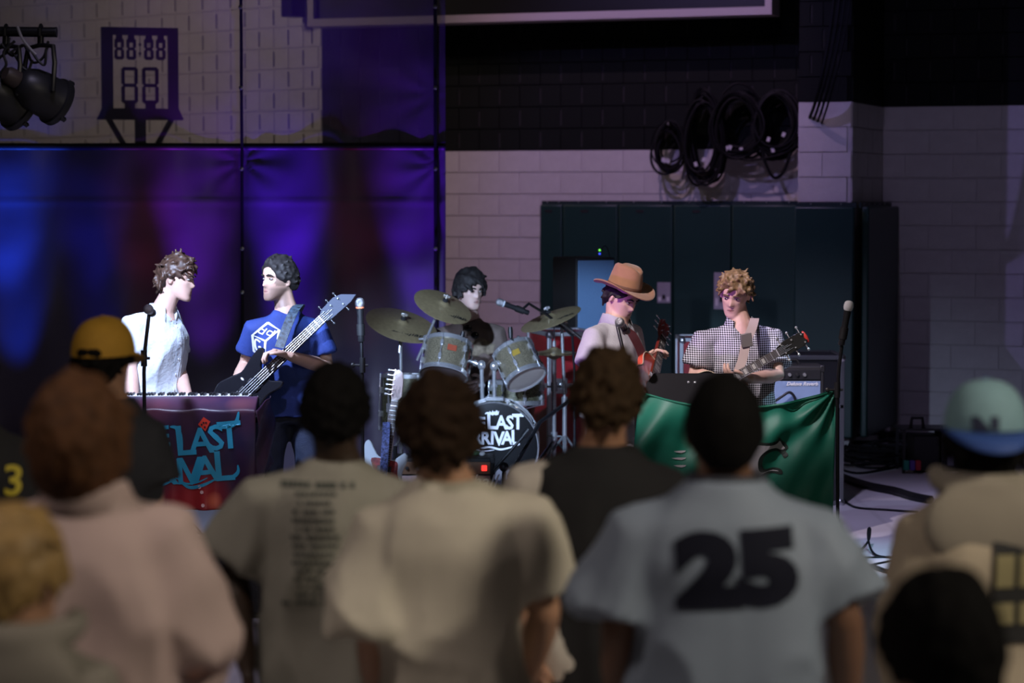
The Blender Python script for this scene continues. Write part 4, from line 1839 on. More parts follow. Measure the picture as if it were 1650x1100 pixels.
def banner_material():
    m = mat('printed_banner', (0.1, 0.03, 0.06), .38, bump=.15, bscale=14)
    nt = m.node_tree
    b = nt.nodes['Principled BSDF']
    tc = nt.nodes.new('ShaderNodeTexCoord')

    def blob(cx, cz, r):
        vm = nt.nodes.new('ShaderNodeVectorMath')
        vm.operation = 'DISTANCE'
        nt.links.new(tc.outputs['Object'], vm.inputs[0])
        vm.inputs[1].default_value = (cx, 0, cz)
        mr = nt.nodes.new('ShaderNodeMapRange')
        mr.inputs[1].default_value = r
        mr.inputs[2].default_value = 0.0
        nt.links.new(vm.outputs['Value'], mr.inputs[0])
        return mr.outputs[0]
    n = nt.nodes.new('ShaderNodeTexNoise')
    n.inputs['Scale'].default_value = 4
    nt.links.new(tc.outputs['Object'], n.inputs['Vector'])
    r = nt.nodes.new('ShaderNodeValToRGB')
    r.color_ramp.elements[0].position = .35
    r.color_ramp.elements[0].color = (0.022, 0.014, 0.045, 1)
    r.color_ramp.elements[1].position = .65
    r.color_ramp.elements[1].color = (0.06, 0.02, 0.045, 1)
    nt.links.new(n.outputs['Fac'], r.inputs[0])
    cur = r.outputs[0]
    bx = (kx0 + kx1) / 2
    for px, py, rad, col in ((325, 795, .17, (.55, .03, .02)), (300, 815, .2, (.40, .03, .03)), (345, 805, .06, (.95, .25, .12)), (390, 640, .10, (.16, .05, .06)), (250, 650, .14, (.16, .05, .08))):
        p = P(px, py, DK)
        f = blob(p.x - bx, p.z - P(300, 827, DK).z, rad)
        mx = nt.nodes.new('ShaderNodeMixRGB')
        mx.inputs[2].default_value = (*col, 1)
        nt.links.new(f, mx.inputs[0])
        nt.links.new(cur, mx.inputs[1])
        cur = mx.outputs[0]
    nt.links.new(cur, b.inputs['Base Color'])
    return m


mb = MB()
mb.grid(banner_pt, 110, 60)
bo = build(mb, 'cloth', banner_material(), bt, world=True, solid=.002, angle=180)
# the end of the cloth draped round the right side of the table
mb = MB()
mb.grid(lambda u, v: V((kx1 + .02 + .05 * math.sin(u * PI * .5) + .015 * math.sin(v * 9 + u * 4), DK - .075 + u * .38, kz + .025 + .05 * min(1, u * 3) - v * (.47 - .12 * u) - .004)), 16, 30)
build(mb, 'side_drape', banner_material(), bt, world=True, solid=.002, angle=180)
bb = bvh_of(bo)
M_CYAN = mat('banner_cyan', (0.03, 0.36, 0.55), .45)
sk = F / DK


def banner_text(s, px, py, size, rot=0.0, off=.0035, sy=.98):
    me = text_mesh(s, size, off, res=2)
    me.transform(Matrix.Rotation(rot, 4, 'Z') @ Matrix.Diagonal((1, sy, 1, 1)))
    decal(me, bb, P(px, py, DK - .05), (1, 0, 0), (0, 0, 1), (0, -1, 0), 'letters', M_CYAN, bt, lift=.004, sub=.02)


def banner_stroke(pts, w):
    pts = [((p.x - 300) / sk, (735 - p.y) / sk) for p in catmull(pts, 6)]
    n = len(pts)
    ws = [w * (.25 + .75 * math.sin(PI * (i + .5) / n)) for i in range(n)]
    me = ribbon(pts, ws).mesh('stroke')
    decal(me, bb, P(300, 735, DK - .05), (1, 0, 0), (0, 0, 1), (0, -1, 0), 'flourish', M_CYAN, bt, lift=.004, sub=.02)


banner_text('THE', 232, 705, .15, .06)
for ch, px, py, sz in (('L', 299, 711, .22), ('A', 325, 711, .185), ('S', 349, 706, .185), ('T', 371, 702, .20)):
    banner_text(ch, px, py, sz, .08)
for ch, px, py, sz in (('A', 218, 764, .2), ('R', 243, 763, .19), ('R', 268, 762, .19), ('I', 291, 761, .19), ('V', 309, 760, .20), ('A', 333, 756, .19), ('L', 361, 752, .22)):
    banner_text(ch, px, py, sz, .07)
banner_stroke([(276, 686), (286, 688), (292, 700), (295, 722)], .022)
banner_stroke([(352, 688), (370, 686), (382, 678), (386, 662)], .022)
banner_stroke([(352, 768), (372, 769), (384, 760), (384, 748)], .020)
banner_stroke([(286, 770), (305, 784), (328, 780), (350, 770)], .018)
banner_stroke([(282, 768), (300, 778), (318, 776), (336, 768)], .010)
banner_stroke([(208, 770), (230, 784), (262, 780), (286, 770)], .014)
me = poly_mesh([[((x - 330) / sk, (683 - y) / sk) for x, y in ((320, 683), (329, 671), (340, 678), (332, 694))]])
decal(me, bb, P(330, 683, DK - .05), (1, 0, 0), (0, 0, 1), (0, -1, 0), 'red_die', mat('die_red', (.62, .045, .025), .4), bt, lift=.004, sub=.02)
for dx, dy in ((-4, 0), (1, -4), (3, 3), (-1, 3)):
    me = poly_mesh([[((dx + 1.6 * math.cos(a * .8)) / sk, (dy + 1.6 * math.sin(a * .8)) / sk) for a in range(8)]])
    decal(me, bb, P(330, 683, DK - .05), (1, 0, 0), (0, 0, 1), (0, -1, 0), 'die_pip', BLACK, bt, lift=.006, sub=.02)
for px, py in ((323, 783), (327, 791), (329, 812)):
    me = poly_mesh([[(3 * math.cos(a * .63) / sk, 3 * math.sin(a * .63) / sk) for a in range(10)]])
    decal(me, bb, P(px, py, DK - .05), (1, 0, 0), (0, 0, 1), (0, -1, 0), 'printed_spot', mat('spot_pink', (.85, .55, .5), .5), bt, lift=.004, sub=.02)

# ================================================================== drum kit
M_RISER = mat('riser_carpet', (0.015, 0.015, 0.018), .9)
mb = MB()
rx0, rx1 = P(600, 700, 16.3).x, P(960, 700, 16.3).x
mb.box(((rx0 + rx1) / 2, 16.45, .1), (rx1 - rx0, 2.0, .2))
o = build(mb, 'drum_riser', M_RISER, world=True, bevel=.01)
tag(o, 'low black platform under the drum kit', 'platform')
RZ = .2
M_SHELL = mat('olive_sparkle', (0.10, 0.095, 0.055), .25, .2, nscale=120, namt=.8, coat=.8)
M_SHELLT = mat('champagne_sparkle', (0.19, 0.165, 0.11), .25, .3, nscale=160, namt=.5, coat=.8)
M_HEADC = mat('coated_head', (0.62, 0.58, 0.52), .5)
M_HEADD = mat('smoky_head', (0.16, 0.12, 0.12), .25)


def drum(name, label, c, axis, r, h, shell, top=None, bottom=None, lugs=6, badge=None, cat='drum'):
    """drum centred at c; axis points to the batter head"""
    A = V(axis).normalized()
    R = V((0, 0, 1)).rotation_difference(A).to_matrix()
    t = thing(name, label, cat, c, R)
    mb = MB()
    mb.lathe([(r, -h / 2), (r, h / 2), (r - .008, h / 2), (r - .008, -h / 2), (r, -h / 2)], 40)
    sh = build(mb, 'shell', shell, t)
    for sg, nm, m in ((1, 'batter_head', top or M_HEADC), (-1, 'resonant_head', bottom or M_HEADC)):
        mb = MB()
        mb.lathe([(r + .004, sg * (h / 2 + .002)), (r - .012, sg * (h / 2 + .006)), (r * .5, sg * (h / 2 + .007)), (.001, sg * (h / 2 + .007))], 40)
        build(mb, nm, m, t)
        mb = MB()
        z = sg * h / 2
        mb.lathe([(r + .004, z - sg * .016), (r + .012, z - sg * .016), (r + .013, z + sg * .010), (r + .008, z + sg * .016), (r + .002, z + sg * .012), (r + .004, z - sg * .016)], 40)
        build(mb, 'hoop', CHROME, t)
    for i in range(lugs):
        a = 2 * PI * i / lugs + .3
        M = Matrix.Rotation(a, 3, 'Z')
        mb = MB()
        mb.box(M @ V((r + .010, 0, h * .22)), (.022, .020, .040), M)
        mb.box(M @ V((r + .010, 0, -h * .22)), (.022, .020, .040), M)
        mb.cyl(M @ V((r + .014, 0, -h / 2 - .012)), M @ V((r + .014, 0, h / 2 + .012)), .0042, n=6)
        build(mb, 'lug', CHROME, sh, bevel=.003)
    if badge is not None:
        a = badge
        M = Matrix.Rotation(a, 3, 'Z')
        mb = MB()
        mb.box(M @ V((r + .001, 0, h * .12)), (.004, .06, .04), M)
        build(mb, 'badge', mat('badge_gold', (.42, .28, .04), .4, .4) if badge < -1.5 else mat('badge_red', (.30, .06, .03), .4), sh, smooth=False)
    return t


# kick drum
ck = P(797, 720, 15.8)
kr = .282
ck.z = RZ + kr + .012
M_KH = mat('black_drum_head', (0.005, 0.005, 0.006), .45, spec=.15)
t = drum('kick_drum', 'large kick drum with white ornate lettering on its black front head', ck, (.02, 1, 0), kr, .42, M_SHELL, bottom=M_KH, lugs=8)
fy = ck.y - .21 - .010


def kick_text(s, x, z, size, off=.0035, sy=1.14, rot=0.0, m=None):
    z += .102
    size *= .86
    me = text_mesh(s, size, off, extrude=.001, res=2)
    me.transform(Matrix.Translation((ck.x + x, fy, ck.z + z)) @ Matrix.Rotation(PI / 2, 4, 'X') @ Matrix.Rotation(rot, 4, 'Z') @ Matrix.Diagonal((1, sy, 1, 1)))
    link('letters', me, m or M_PRINTW, t, world=True)


M_PRINTW = mat('white_lettering', (0.82, 0.84, 0.9), .6)
for ch, x, z, sz in (('T', -.185, .055, .11), ('H', -.135, .055, .11), ('E', -.083, .05, .11), ('L', -.02, .065, .155), ('A', .045, .055, .125), ('S', .10, .055, .125), ('T', .152, .06, .14)):
    kick_text(ch, x, z, sz)
for ch, x, z, sz in (('A', -.17, -.045, .125), ('R', -.115, -.045, .12), ('R', -.058, -.045, .12), ('I', -.014, -.045, .12), ('V', .030, -.05, .125), ('A', .082, -.045, .12), ('L', .134, -.042, .135)):
    kick_text(ch, x, z, sz)
for pts, w in (([(-.062, .115), (-.042, .12), (-.032, .08)], .013), ([(.13, .095), (.16, .105), (.18, .122)], .014), ([(-.19, -.088), (-.11, -.11), (-.03, -.10), (.04, -.115), (.11, -.10), (.165, -.082)], .013), ([(-.15, -.105), (-.07, -.125), (0, -.118)], .007)):
    p2 = catmull(pts, 6)
    n = len(p2)
    r_ = ribbon(p2, [w * (.3 + .7 * math.sin(PI * (i + .5) / n)) for i in range(n)])
    me = r_.mesh('f')
    me.transform(Matrix.Translation((ck.x, fy - .0015, ck.z + .102)) @ Matrix.Rotation(PI / 2, 4, 'X'))
    link('flourish', me, M_PRINTW, t, world=True)
# crown mark at the top of the head
crown = [(-.032, .012), (-.026, -.012), (-.010, -.018), (0, -.012), (.010, -.018), (.026, -.012), (.032, .012), (.018, .002), (.012, .016), (.004, .004), (0, .012), (-.004, .004), (-.012, .016), (-.018, .002)]
me = poly_mesh([crown])
me.transform(Matrix.Translation((ck.x, fy - .0015, ck.z + .225)) @ Matrix.Rotation(PI / 2, 4, 'X'))
link('crown_mark', me, M_PRINTW, t, world=True)
mb = MB()
mb.lathe([(.001, 0), (.055, 0), (.058, .002), (.055, .004), (.001, .004)], 24, c=(ck.x + .06, fy + .003, ck.z - .19), axis=(0, -1, 0))
build(mb, 'port', mat('port_grey', (.10, .09, .11), .6), t, world=True)
for sg in (-1, 1):
    mb = MB()
    mb.tube([V((ck.x + sg * .27, ck.y - .1, ck.z - .08)), V((ck.x + sg * .40, ck.y - .18, RZ + .012))], .009, 8)
    build(mb, 'spur', CHROME, t, world=True)
# tom mount on the kick
mb = MB()
mb.box((ck.x - .0, ck.y - .05, ck.z + kr + .02), (.12, .06, .03))
mt = build(mb, 'tom_mount', CHROME, t, world=True, bevel=.006)
for px, top in ((777, 588), (797, 590)):
    a = P(px, 638, 15.75)
    b = P(px - 1, top, 15.75)
    mb = MB()
    mb.cyl(V((a.x, 15.75, ck.z + kr + .02)), b, .014, n=12)
    mb.ell(b, (.028, .028, .034), n=12, m=8)
    mb.cyl(lerp(a, b, .3), lerp(a, b, .4), .022, n=12)
    q = P(752, 580, 15.78) if px == 777 else P(818, 578, 15.80)
    mb.cyl(b, q, .012, n=10)
    mb.cyl(lerp(b, q, .3), lerp(b, q, .5), .022, n=10)
    build(mb, 'tom_arm', CHROME, t, world=True)

axL = V((.14, .46, .88)).normalized()
drum('rack_tom', 'left rack tom in pale sparkle with a dark lower head', P(719, 579, 15.78), axL, .150, .215, M_SHELLT, bottom=M_HEADD, lugs=6, badge=-1.35)
axR = V((-.38, .50, .78)).normalized()
drum('rack_tom', 'right rack tom in olive sparkle with a cream lower head', P(837, 587, 15.80), axR, .132, .215, M_SHELLT, bottom=mat('cream_head', (.74, .66, .60), .45), lugs=6, badge=-1.6)
drum('floor_tom', 'dark floor tom at the left of the kit behind the white guitar', P(660, 648, 16.25), (0.03, .05, 1), .195, .36, M_SHELL, lugs=8)
ftc = P(660, 648, 16.25)
for an in (-2.2, -.7, 1.6):
    t = bpy.data.objects['floor_tom']
    mb = MB()
    x, y = ftc.x + .225 * math.cos(an), ftc.y + .225 * math.sin(an)
    mb.cyl(V((x, y, RZ)), V((x, y, ftc.z + .1)), .008, n=8)
    mb.box(V((x - .012 * math.cos(an), y - .012 * math.sin(an), ftc.z - .02)), (.045, .045, .06))
    build(mb, 'leg', CHROME, t, world=True)
drum('snare_drum', 'olive sparkle snare drum between the right tom and the hi-hat', P(832, 632, 16.2), (0, .06, 1), .178, .14, M_SHELL, lugs=8)
sc = P(832, 632, 16.2)
t = thing('snare_stand', 'chrome stand under the snare drum', 'drum stand', (sc.x, sc.y, RZ))
mb = MB()
mb.cyl((0, 0, .12), (0, 0, sc.z - RZ - .09), .014, n=10)
build(mb, 'pole', CHROME, t)
for an in (.4, 2.5, 4.6):
    mb = MB()
    mb.tube([(0, 0, .2), (.2 * math.cos(an), .2 * math.sin(an), .012)], .008, 8)
    build(mb, 'leg', CHROME, t)
    mb = MB()
    mb.tube([(0, 0, sc.z - RZ - .12), (.17 * math.cos(an), .17 * math.sin(an), sc.z - RZ - .09), (.19 * math.cos(an), .19 * math.sin(an), sc.z - RZ - .05)], .008, 8)
    build(mb, 'basket_arm', CHROME, t)

M_BRASS = mat('cymbal_bronze', (0.36, 0.29, 0.16), .38, 0.55, nscale=40, namt=.12)


def cymbal(name, label, c, nrm, r, logo=None, logo_dir=(1, -.5)):
    N = V(nrm).normalized()
    # frame whose x axis lies across the picture
    x = V((1, 0, 0))
    x = (x - N * x.dot(N)).normalized()
    y = N.cross(x)
    t = thing(name, label, 'cymbal', c, basis(x, y, N))
    mb = MB()
    prof = [(.004, .026), (.020, .024), (.034, .015), (.042, .006)]
    for i in range(1, 11):
        u = i / 10
        prof.append((lerp(.042, r, u), .006 - .024 * u ** 1.3 + .0006 * (i % 2)))
    low = [(a, b - .003) for a, b in reversed(prof)]
    mb.lathe(prof + low, 48)
    build(mb, 'plate', M_BRASS, t, angle=60)
    mb = MB()
    mb.lathe([(.001, .020), (.018, .022), (.018, .038), (.006, .042), (.006, .06), (.001, .06)], 14)
    build(mb, 'felt', mat('black_felt', (.01, .01, .012), .9), t)
    mb = MB()
    mb.box((0, 0, .062), (.045, .008, .018))
    mb.cyl((0, 0, .045), (0, 0, .075), .008, n=8)
    build(mb, 'wing_nut', CHROME, t, bevel=.003)
    if logo:
        me = text_mesh(logo, r * .30, .0006, extrude=.0005, shear=.3, res=2)
        me.transform(Matrix.Translation((logo_dir[0] * r, logo_dir[1] * r, -.004)) @ Matrix.Rotation(.0, 4, 'Z'))
        link('logo', me, mat('ink_black', (.01, .01, .01), .6), t)
    return t


def stand(label, top, foot, boom=None, tilt=None):
    """chrome cymbal stand: pole from foot up to a joint, then a boom to the cymbal"""
    t = thing('cymbal_stand', label, 'cymbal stand', (foot.x, foot.y, RZ))
    if boom is None:
        boom = top
    mb = MB()
    mb.cyl(V((foot.x, foot.y, RZ + .06)), V((foot.x, foot.y, lerp(RZ, boom.z, .5))), .0155, n=12)
    mb.cyl(V((foot.x, foot.y, lerp(RZ, boom.z, .5))), V((boom.x, boom.y, boom.z)), .0115, n=12)
    build(mb, 'pole', CHROME, t, world=True)
    mb = MB()
    j = V((foot.x, foot.y, lerp(RZ, boom.z, .5)))
    mb.cyl(j - V((0, 0, .03)), j + V((0, 0, .03)), .022, n=12)
    mb.cyl(j, j + V((.045, -.01, 0)), .008, n=8)
    mb.ell(boom, (.026, .024, .03), n=12, m=8)
    mb.cyl(boom - V((.05, 0, 0)), boom + V((.04, 0, 0)), .009, n=8)
    build(mb, 'clamp', CHROME, t, world=True)
    if (boom - top).length > .05:
        d = (boom - top).normalized()
        mb = MB()
        mb.tube([top, boom + d * (tilt or .12)], .0100, 10)
        mb.ell(top, (.02, .02, .024), n=10, m=6)
        build(mb, 'boom', CHROME, t, world=True)
    for an in (.6, 2.7, 4.8):
        mb = MB()
        mb.tube([V((foot.x, foot.y, RZ + .30)), V((foot.x + .24 * math.cos(an), foot.y + .24 * math.sin(an), RZ + .014))], .010, 8)
        build(mb, 'leg', CHROME, t, world=True)
        mb = MB()
        mb.ell(V((foot.x + .24 * math.cos(an), foot.y + .24 * math.sin(an), RZ + .016)), (.02, .02, .016), n=8, m=6)
        build(mb, 'rubber_foot', RUBBER, t, world=True)
    return t


c1, c2, c3, c4 = P(648, 520, 16.1), P(715, 490, 15.85), P(886, 510, 16.3), P(893, 569, 16.45)
n1, n2, n3 = V((.26, -.36, .90)), V((.36, -.40, .84)), V((-.34, -.18, .92))
cymbal('crash_cymbal', 'large bronze crash cymbal at the left of the drum kit', c1, n1, .245, 'Zildjian', (.18, -.52))
cymbal('crash_cymbal', 'bronze crash cymbal with dark lettering in front of the drummer', c2, n2, .200, 'Zildjian', (.35, -.50))
cymbal('ride_cymbal', 'bronze cymbal tilted up to the right above the hi-hat', c3, n3, .215, 'Zildjian', (.30, -.50))
stand('chrome stand holding the large left crash cymbal', c1 - n1.normalized() * .02, V((c1.x - .01, c1.y, 0)), c1 - V((.01, 0, .08)))
f2 = P(685, 560, 15.95)
stand('chrome boom stand of the cymbal in front of the drummer', P(707, 500, 15.87), V((f2.x, f2.y, 0)), P(687, 546, 15.92), .16)
f3 = P(910, 560, 16.35)
stand('chrome boom stand of the cymbal at the right of the kit', P(888, 511, 16.3), V((f3.x, f3.y, 0)), P(905, 520, 16.35), .05)
mb = MB()
mb.tube([P(905, 520, 16.33), P(945, 552, 16.38), P(962, 566, 16.40)], .011, 10)
build(mb, 'counter_tube', STEEL, bpy.data.objects['cymbal_stand.002'], world=True)
# hi-hat
t = thing('hi_hat', 'hi-hat with two bronze cymbals on a chrome stand beside the red case', 'hi-hat', (c4.x, c4.y, RZ))
for nm, dz, sg in (('top_cymbal', .012, 1), ('bottom_cymbal', -.012, -1)):
    mb = MB()
    prof = [(.004, .03), (.02, .028), (.036, .018), (.045, .008), (.10, .002), (.150, -.006), (.150, -.009), (.1, -.002), (.004, .026)]
    mb.lathe([(a, b * sg + dz + c4.z - RZ) for a, b in prof], 40)
    build(mb, nm, M_BRASS, t, angle=60)
mb = MB()
mb.cyl((0, 0, c4.z - RZ - .02), (0, 0, c4.z - RZ + .22), .005, n=8)
mb.cyl((0, 0, c4.z - RZ + .045), (0, 0, c4.z - RZ + .085), .014, n=10)
build(mb, 'pull_rod', CHROME, t)
mb = MB()
mb.cyl((0, 0, .06), (0, 0, c4.z - RZ - .03), .015, n=12)
build(mb, 'pole', CHROME, t)
for z in (.28, .62):
    mb = MB()
    mb.cyl((0, 0, z - .03), (0, 0, z + .03), .024, n=12)
    mb.cyl((-.05, 0, z), (.05, 0, z), .007, n=8)
    build(mb, 'clamp', CHROME, t)
for an in (.2, 2.3, 4.4):
    mb = MB()
    mb.tube([(0, 0, .26), (.24 * math.cos(an), .24 * math.sin(an), .014)], .010, 8)
    build(mb, 'leg', CHROME, t)
mb = MB()
mb.box((0, -.2, .03), (.09, .28, .02), Matrix.Rotation(.12, 3, 'X'))
build(mb, 'pedal', CHROME, t, bevel=.004)
# clip-on drum mics
for px, py, dx, lab in ((742, 540, .25, 'black clip-on drum mic on the left rack tom'), (823, 533, -.05, 'black clip-on drum mic on the right rack tom')):
    a = P(px, py + 12, 15.72)
    t = thing('drum_mic', lab, 'microphone', a)
    mb = MB()
    d = V((dx, .1, 1)).normalized()
    mb.tube([V((0, 0, 0)), d * .05, d * .075], [.014, .016, .013], 12)
    build(mb, 'capsule', BLACK, t)
    mb = MB()
    mb.tube([V((0, 0, 0)), V((.03, .03, -.03)), V((.05, .05, .0))], .007, 8)
    build(mb, 'gooseneck', BLACK, t)
    mb = MB()
    mb.box((.05, .05, -.005), (.02, .03, .04))
    build(mb, 'rim_clip', BLACK, t, bevel=.003)
# drum throne
t = thing('drum_throne', 'round black drum stool under the drummer', 'stool', (dr_hip := P(757, 640, 16.77)).xy.to_3d() + V((0, 0, RZ)))
mb = MB()
hz = dr_hip.z - RZ - .12
mb.lathe([(.001, hz - .08), (.16, hz - .08), (.17, hz - .05), (.165, hz - .01), (.001, hz)], 24)
build(mb, 'seat', BLACK, t)
mb = MB()
mb.cyl((0, 0, .1), (0, 0, hz - .08), .018, n=10)
build(mb, 'post', CHROME, t)
for an in (.2, 2.3, 4.4):
    mb = MB()
    mb.tube([(0, 0, .2), (.22 * math.cos(an), .22 * math.sin(an), .014)], .011, 8)
    build(mb, 'leg', CHROME, t)

# ================================================================== amplifiers, cases, loudspeakers
M_TOLEX = mat('black_tolex', (0.012, 0.012, 0.013), .65, bump=.3, bscale=250)


def grille_material(name, c0, c1, scale):
    m = mat(name, c0, .8)
    nt = m.node_tree
    b = nt.nodes['Principled BSDF']
    tc = nt.nodes.new('ShaderNodeTexCoord')
    ck_ = nt.nodes.new('ShaderNodeTexChecker')
    ck_.inputs['Scale'].default_value = scale
    ck_.inputs['Color1'].default_value = (*c0, 1)
    ck_.inputs['Color2'].default_value = (*c1, 1)
    n = nt.nodes.new('ShaderNodeTexNoise')
    n.inputs['Scale'].default_value = scale * .6
    nt.links.new(tc.outputs['Object'], n.inputs['Vector'])
    nt.links.new(tc.outputs['Object'], ck_.inputs['Vector'])
    mx = nt.nodes.new('ShaderNodeMixRGB')
    mx.blend_type = 'MULTIPLY'
    mx.inputs[0].default_value = .5
    nt.links.new(ck_.outputs[0], mx.inputs[1])
    nt.links.new(n.outputs['Fac'], mx.inputs[2])
    nt.links.new(mx.outputs[0], b.inputs['Base Color'])
    return m


def combo(name, label, c, w, h, d, yaw, grille, panel, panel_h, knobs, logo=None, lamp=None, z0=0.0, panelm=None, logo_x=0.0):
    t = thing(name, label, 'amplifier', (c.x, c.y, z0), Matrix.Rotation(yaw, 3, 'Z'))
    mb = MB()
    mb.box((0, 0, h / 2), (w, d, h))
    build(mb, 'cabinet', M_TOLEX, t, bevel=.012)
    mb = MB()
    mb.box((0, -d / 2 - .004, (h - panel_h - .05) / 2 + .02), (w - .05, .012, h - panel_h - .06))
    build(mb, 'grille_cloth', grille, t, bevel=.003)
    mb = MB()
    mb.box((0, -d / 2 - .004, h - panel_h / 2 - .025), (w - .05, .012, panel_h))
    pn = build(mb, 'control_panel', panel, t, bevel=.002)
    for i in range(knobs):
        mb = MB()
        mb.lathe([(.012, 0), (.010, .016), (.001, .017)], 12, c=(-w * .36 + i * w * .62 / max(1, knobs - 1), -d / 2 - .010, h - panel_h / 2 - .025), axis=(0, -1, 0))
        build(mb, 'knob', CHROME if i % 2 else BLACK, pn)
    mb = MB()
    mb.tube([(-.12, 0, h), (-.10, 0, h + .03), (.10, 0, h + .03), (.12, 0, h)], .010, 8)
    build(mb, 'handle', RUBBER, t)
    for sx in (-1, 1):
        for sz in (0, 1):
            mb = MB()
            mb.box((sx * (w / 2 - .012), -d / 2 + .012, .018 + sz * (h - .036)), (.032, .032, .042))
            build(mb, 'corner', BLACK, t, bevel=.006)
    if lamp:
        mb = MB()
        mb.box((w * .40, -d / 2 - .012, h - panel_h / 2 - .025), (.034, .014, .034))
        build(mb, 'pilot_lamp', lamp, pn, bevel=.004)
    if logo:
        me = text_mesh(logo, .115 if not panelm else .032, .0006, extrude=.002, shear=.35, res=2)
        zz = h * .72 if not panelm else h - panel_h - .052
        me.transform(Matrix.Translation((logo_x, -d / 2 - .013, zz)) @ Matrix.Rotation(PI / 2, 4, 'X'))
        link('logo', me, WHITE, t)
    return t


ca = P(716, 800, 14.85)
lampm = mat('red_lamp', (.5, .02, .02), .3, emit=(1.0, .04, .03), estr=1.6)
combo('guitar_amp', 'brown and black guitar combo with pale grille and red pilot lamp before the kick drum', ca, .62, .52, .28, 0.0, grille_material('pink_grille', (.50, .36, .36), (.42, .30, .30), 220), mat('bronze_panel', (.17, .095, .055), .45, .3), .075, 7, 'Marshall', lampm, logo_x=.13)
bpy.data.objects['guitar_amp'].location.y = 14.85
# small toy on the amp
a = P(765, 738, 14.80)
t = thing('toy_elf', 'tiny toy in green and red lying on the guitar combo', 'toy', (a.x, 14.80, .522))
mb = MB()
mb.ell((0, 0, .02), (.03, .02, .018), n=12, m=8)
build(mb, 'jacket', mat('toy_green', (.02, .12, .05), .7), t)
mb = MB()
mb.lathe([(.02, 0), (.012, .03), (.001, .055)], 12, c=(-.025, 0, .03), axis=(-.3, 0, 1))
build(mb, 'cap', mat('toy_red', (.35, .03, .03), .7), t)
mb = MB()
mb.ell((.045, 0, .014), (.018, .014, .014), n=12, m=8)
build(mb, 'boot', mat('toy_white', (.7, .7, .7), .7), t)

cb_ = P(1244, 640, 15.1)
mb = MB()
mb.box((cb_.x + .05, 15.12, .31), (.62, .42, .62))
o = build(mb, 'amp_riser', M_TOLEX, world=True, bevel=.01)
tag(o, 'black box under the blue-lit guitar combo', 'box')
combo('guitar_amp', 'black guitar combo with silver grille coloured as if lit blue behind the checkered shirt', cb_, .52, .44, .26, 0.0, grille_material('silver_grille_blue_lit', (.34, .46, .70), (.18, .27, .48), 170), mat('black_panel', (.015, .015, .018), .4), .06, 8, 'Deluxe Reverb', None, z0=.56 + .055, panelm=True, logo_x=.12)  # blue stage light is put into the grille colours
bpy.data.objects['guitar_amp.001'].location = (cb_.x + .05, 15.1, .625)
# jack plug and cable stuck at the combo's grille
mb = MB()
cable(mb, [P(1240, 652, 14.92), P(1258, 640, 14.90), P(1272, 632, 14.91), P(1281, 642, 14.93), P(1285, 668, 14.94), P(1290, 700, 14.95)], .009)
o = build(mb, 'instrument_microphone', BLACK, world=True)
tag(o, 'black microphone cable hanging at the grille of the blue-lit combo', 'cable')


def road_case(label, c, w, d, h, colm, edge, yaw=0.0, z0=0.0):
    t = thing('road_case', label, 'case', (c.x, c.y, z0), Matrix.Rotation(yaw, 3, 'Z'))
    mb = MB()
    mb.box((0, 0, h / 2), (w - .02, d - .02, h - .02))
    build(mb, 'panel_body', colm, t, smooth=False)
    for sx in (-1, 1):
        for sy in (-1, 1):
            mb = MB()
            mb.box((sx * (w / 2 - .012), sy * (d / 2 - .012), h / 2), (.03, .03, h))
            build(mb, 'edge_profile', edge, t, bevel=.004)
    for z in (.015, h - .015, h * .66):
        for sy in (-1, 1):
            mb = MB()
            mb.box((0, sy * (d / 2 - .012), z), (w, .03, .03))
            build(mb, 'edge_profile', edge, t, bevel=.004)
        for sx in (-1, 1):
            mb = MB()
            mb.box((sx * (w / 2 - .012), 0, z), (.03, d, .03))
            build(mb, 'edge_profile', edge, t, bevel=.004)
    for sx in (-1, 1):
        mb = MB()
        mb.box((sx * w * .25, -d / 2 - .004, h * .66), (.09, .012, .11))
        lt = build(mb, 'latch_dish', STEEL, t, bevel=.004)
        mb = MB()
        mb.box((sx * w * .25, -d / 2 - .014, h * .66), (.03, .012, .05))
        build(mb, 'latch', CHROME, lt, bevel=.003)
    for sx in (-1, 1):
        for sz in (0, 1):
            mb = MB()
            mb.ell((sx * (w / 2 - .02), -d / 2 + .02, .02 + sz * (h - .04)), (.034, .034, .034), n=12, m=8)
            build(mb, 'ball_corner', STEEL, t)
    return t


M_RED = mat('red_laminate', (0.30, 0.012, 0.018), .4)
M_ALU = mat('aluminium_edge', (.42, .43, .46), .4, .7)
c = P(908, 640, 17.7)
road_case('red flight case with metal edges behind the hi-hat', V((c.x + .0, 17.7, 0)), .40, .6, 1.14, M_RED, M_ALU, .25)
c = P(962, 640, 18.1)
road_case('red flight case partly behind the man in the hat', V((c.x, 18.25, 0)), .46, .6, .98, M_RED, M_ALU, 0.0)
c = P(1138, 640, 18.5)
road_case('red flight case seen behind the checkered guitarist', V((c.x, 18.5, 0)), .44, .5, 1.05, M_RED, M_ALU, 0.0)
c = P(1300, 640, 16.7)
road_case('large black flight case with grey edges behind the blue-lit combo', V((c.x + .0, 16.8, 0)), .46, .6, 1.03, mat('black_laminate', (.014, .014, .016), .45), mat('dull_edge', (.10, .10, .105), .5, .3), 0.0)


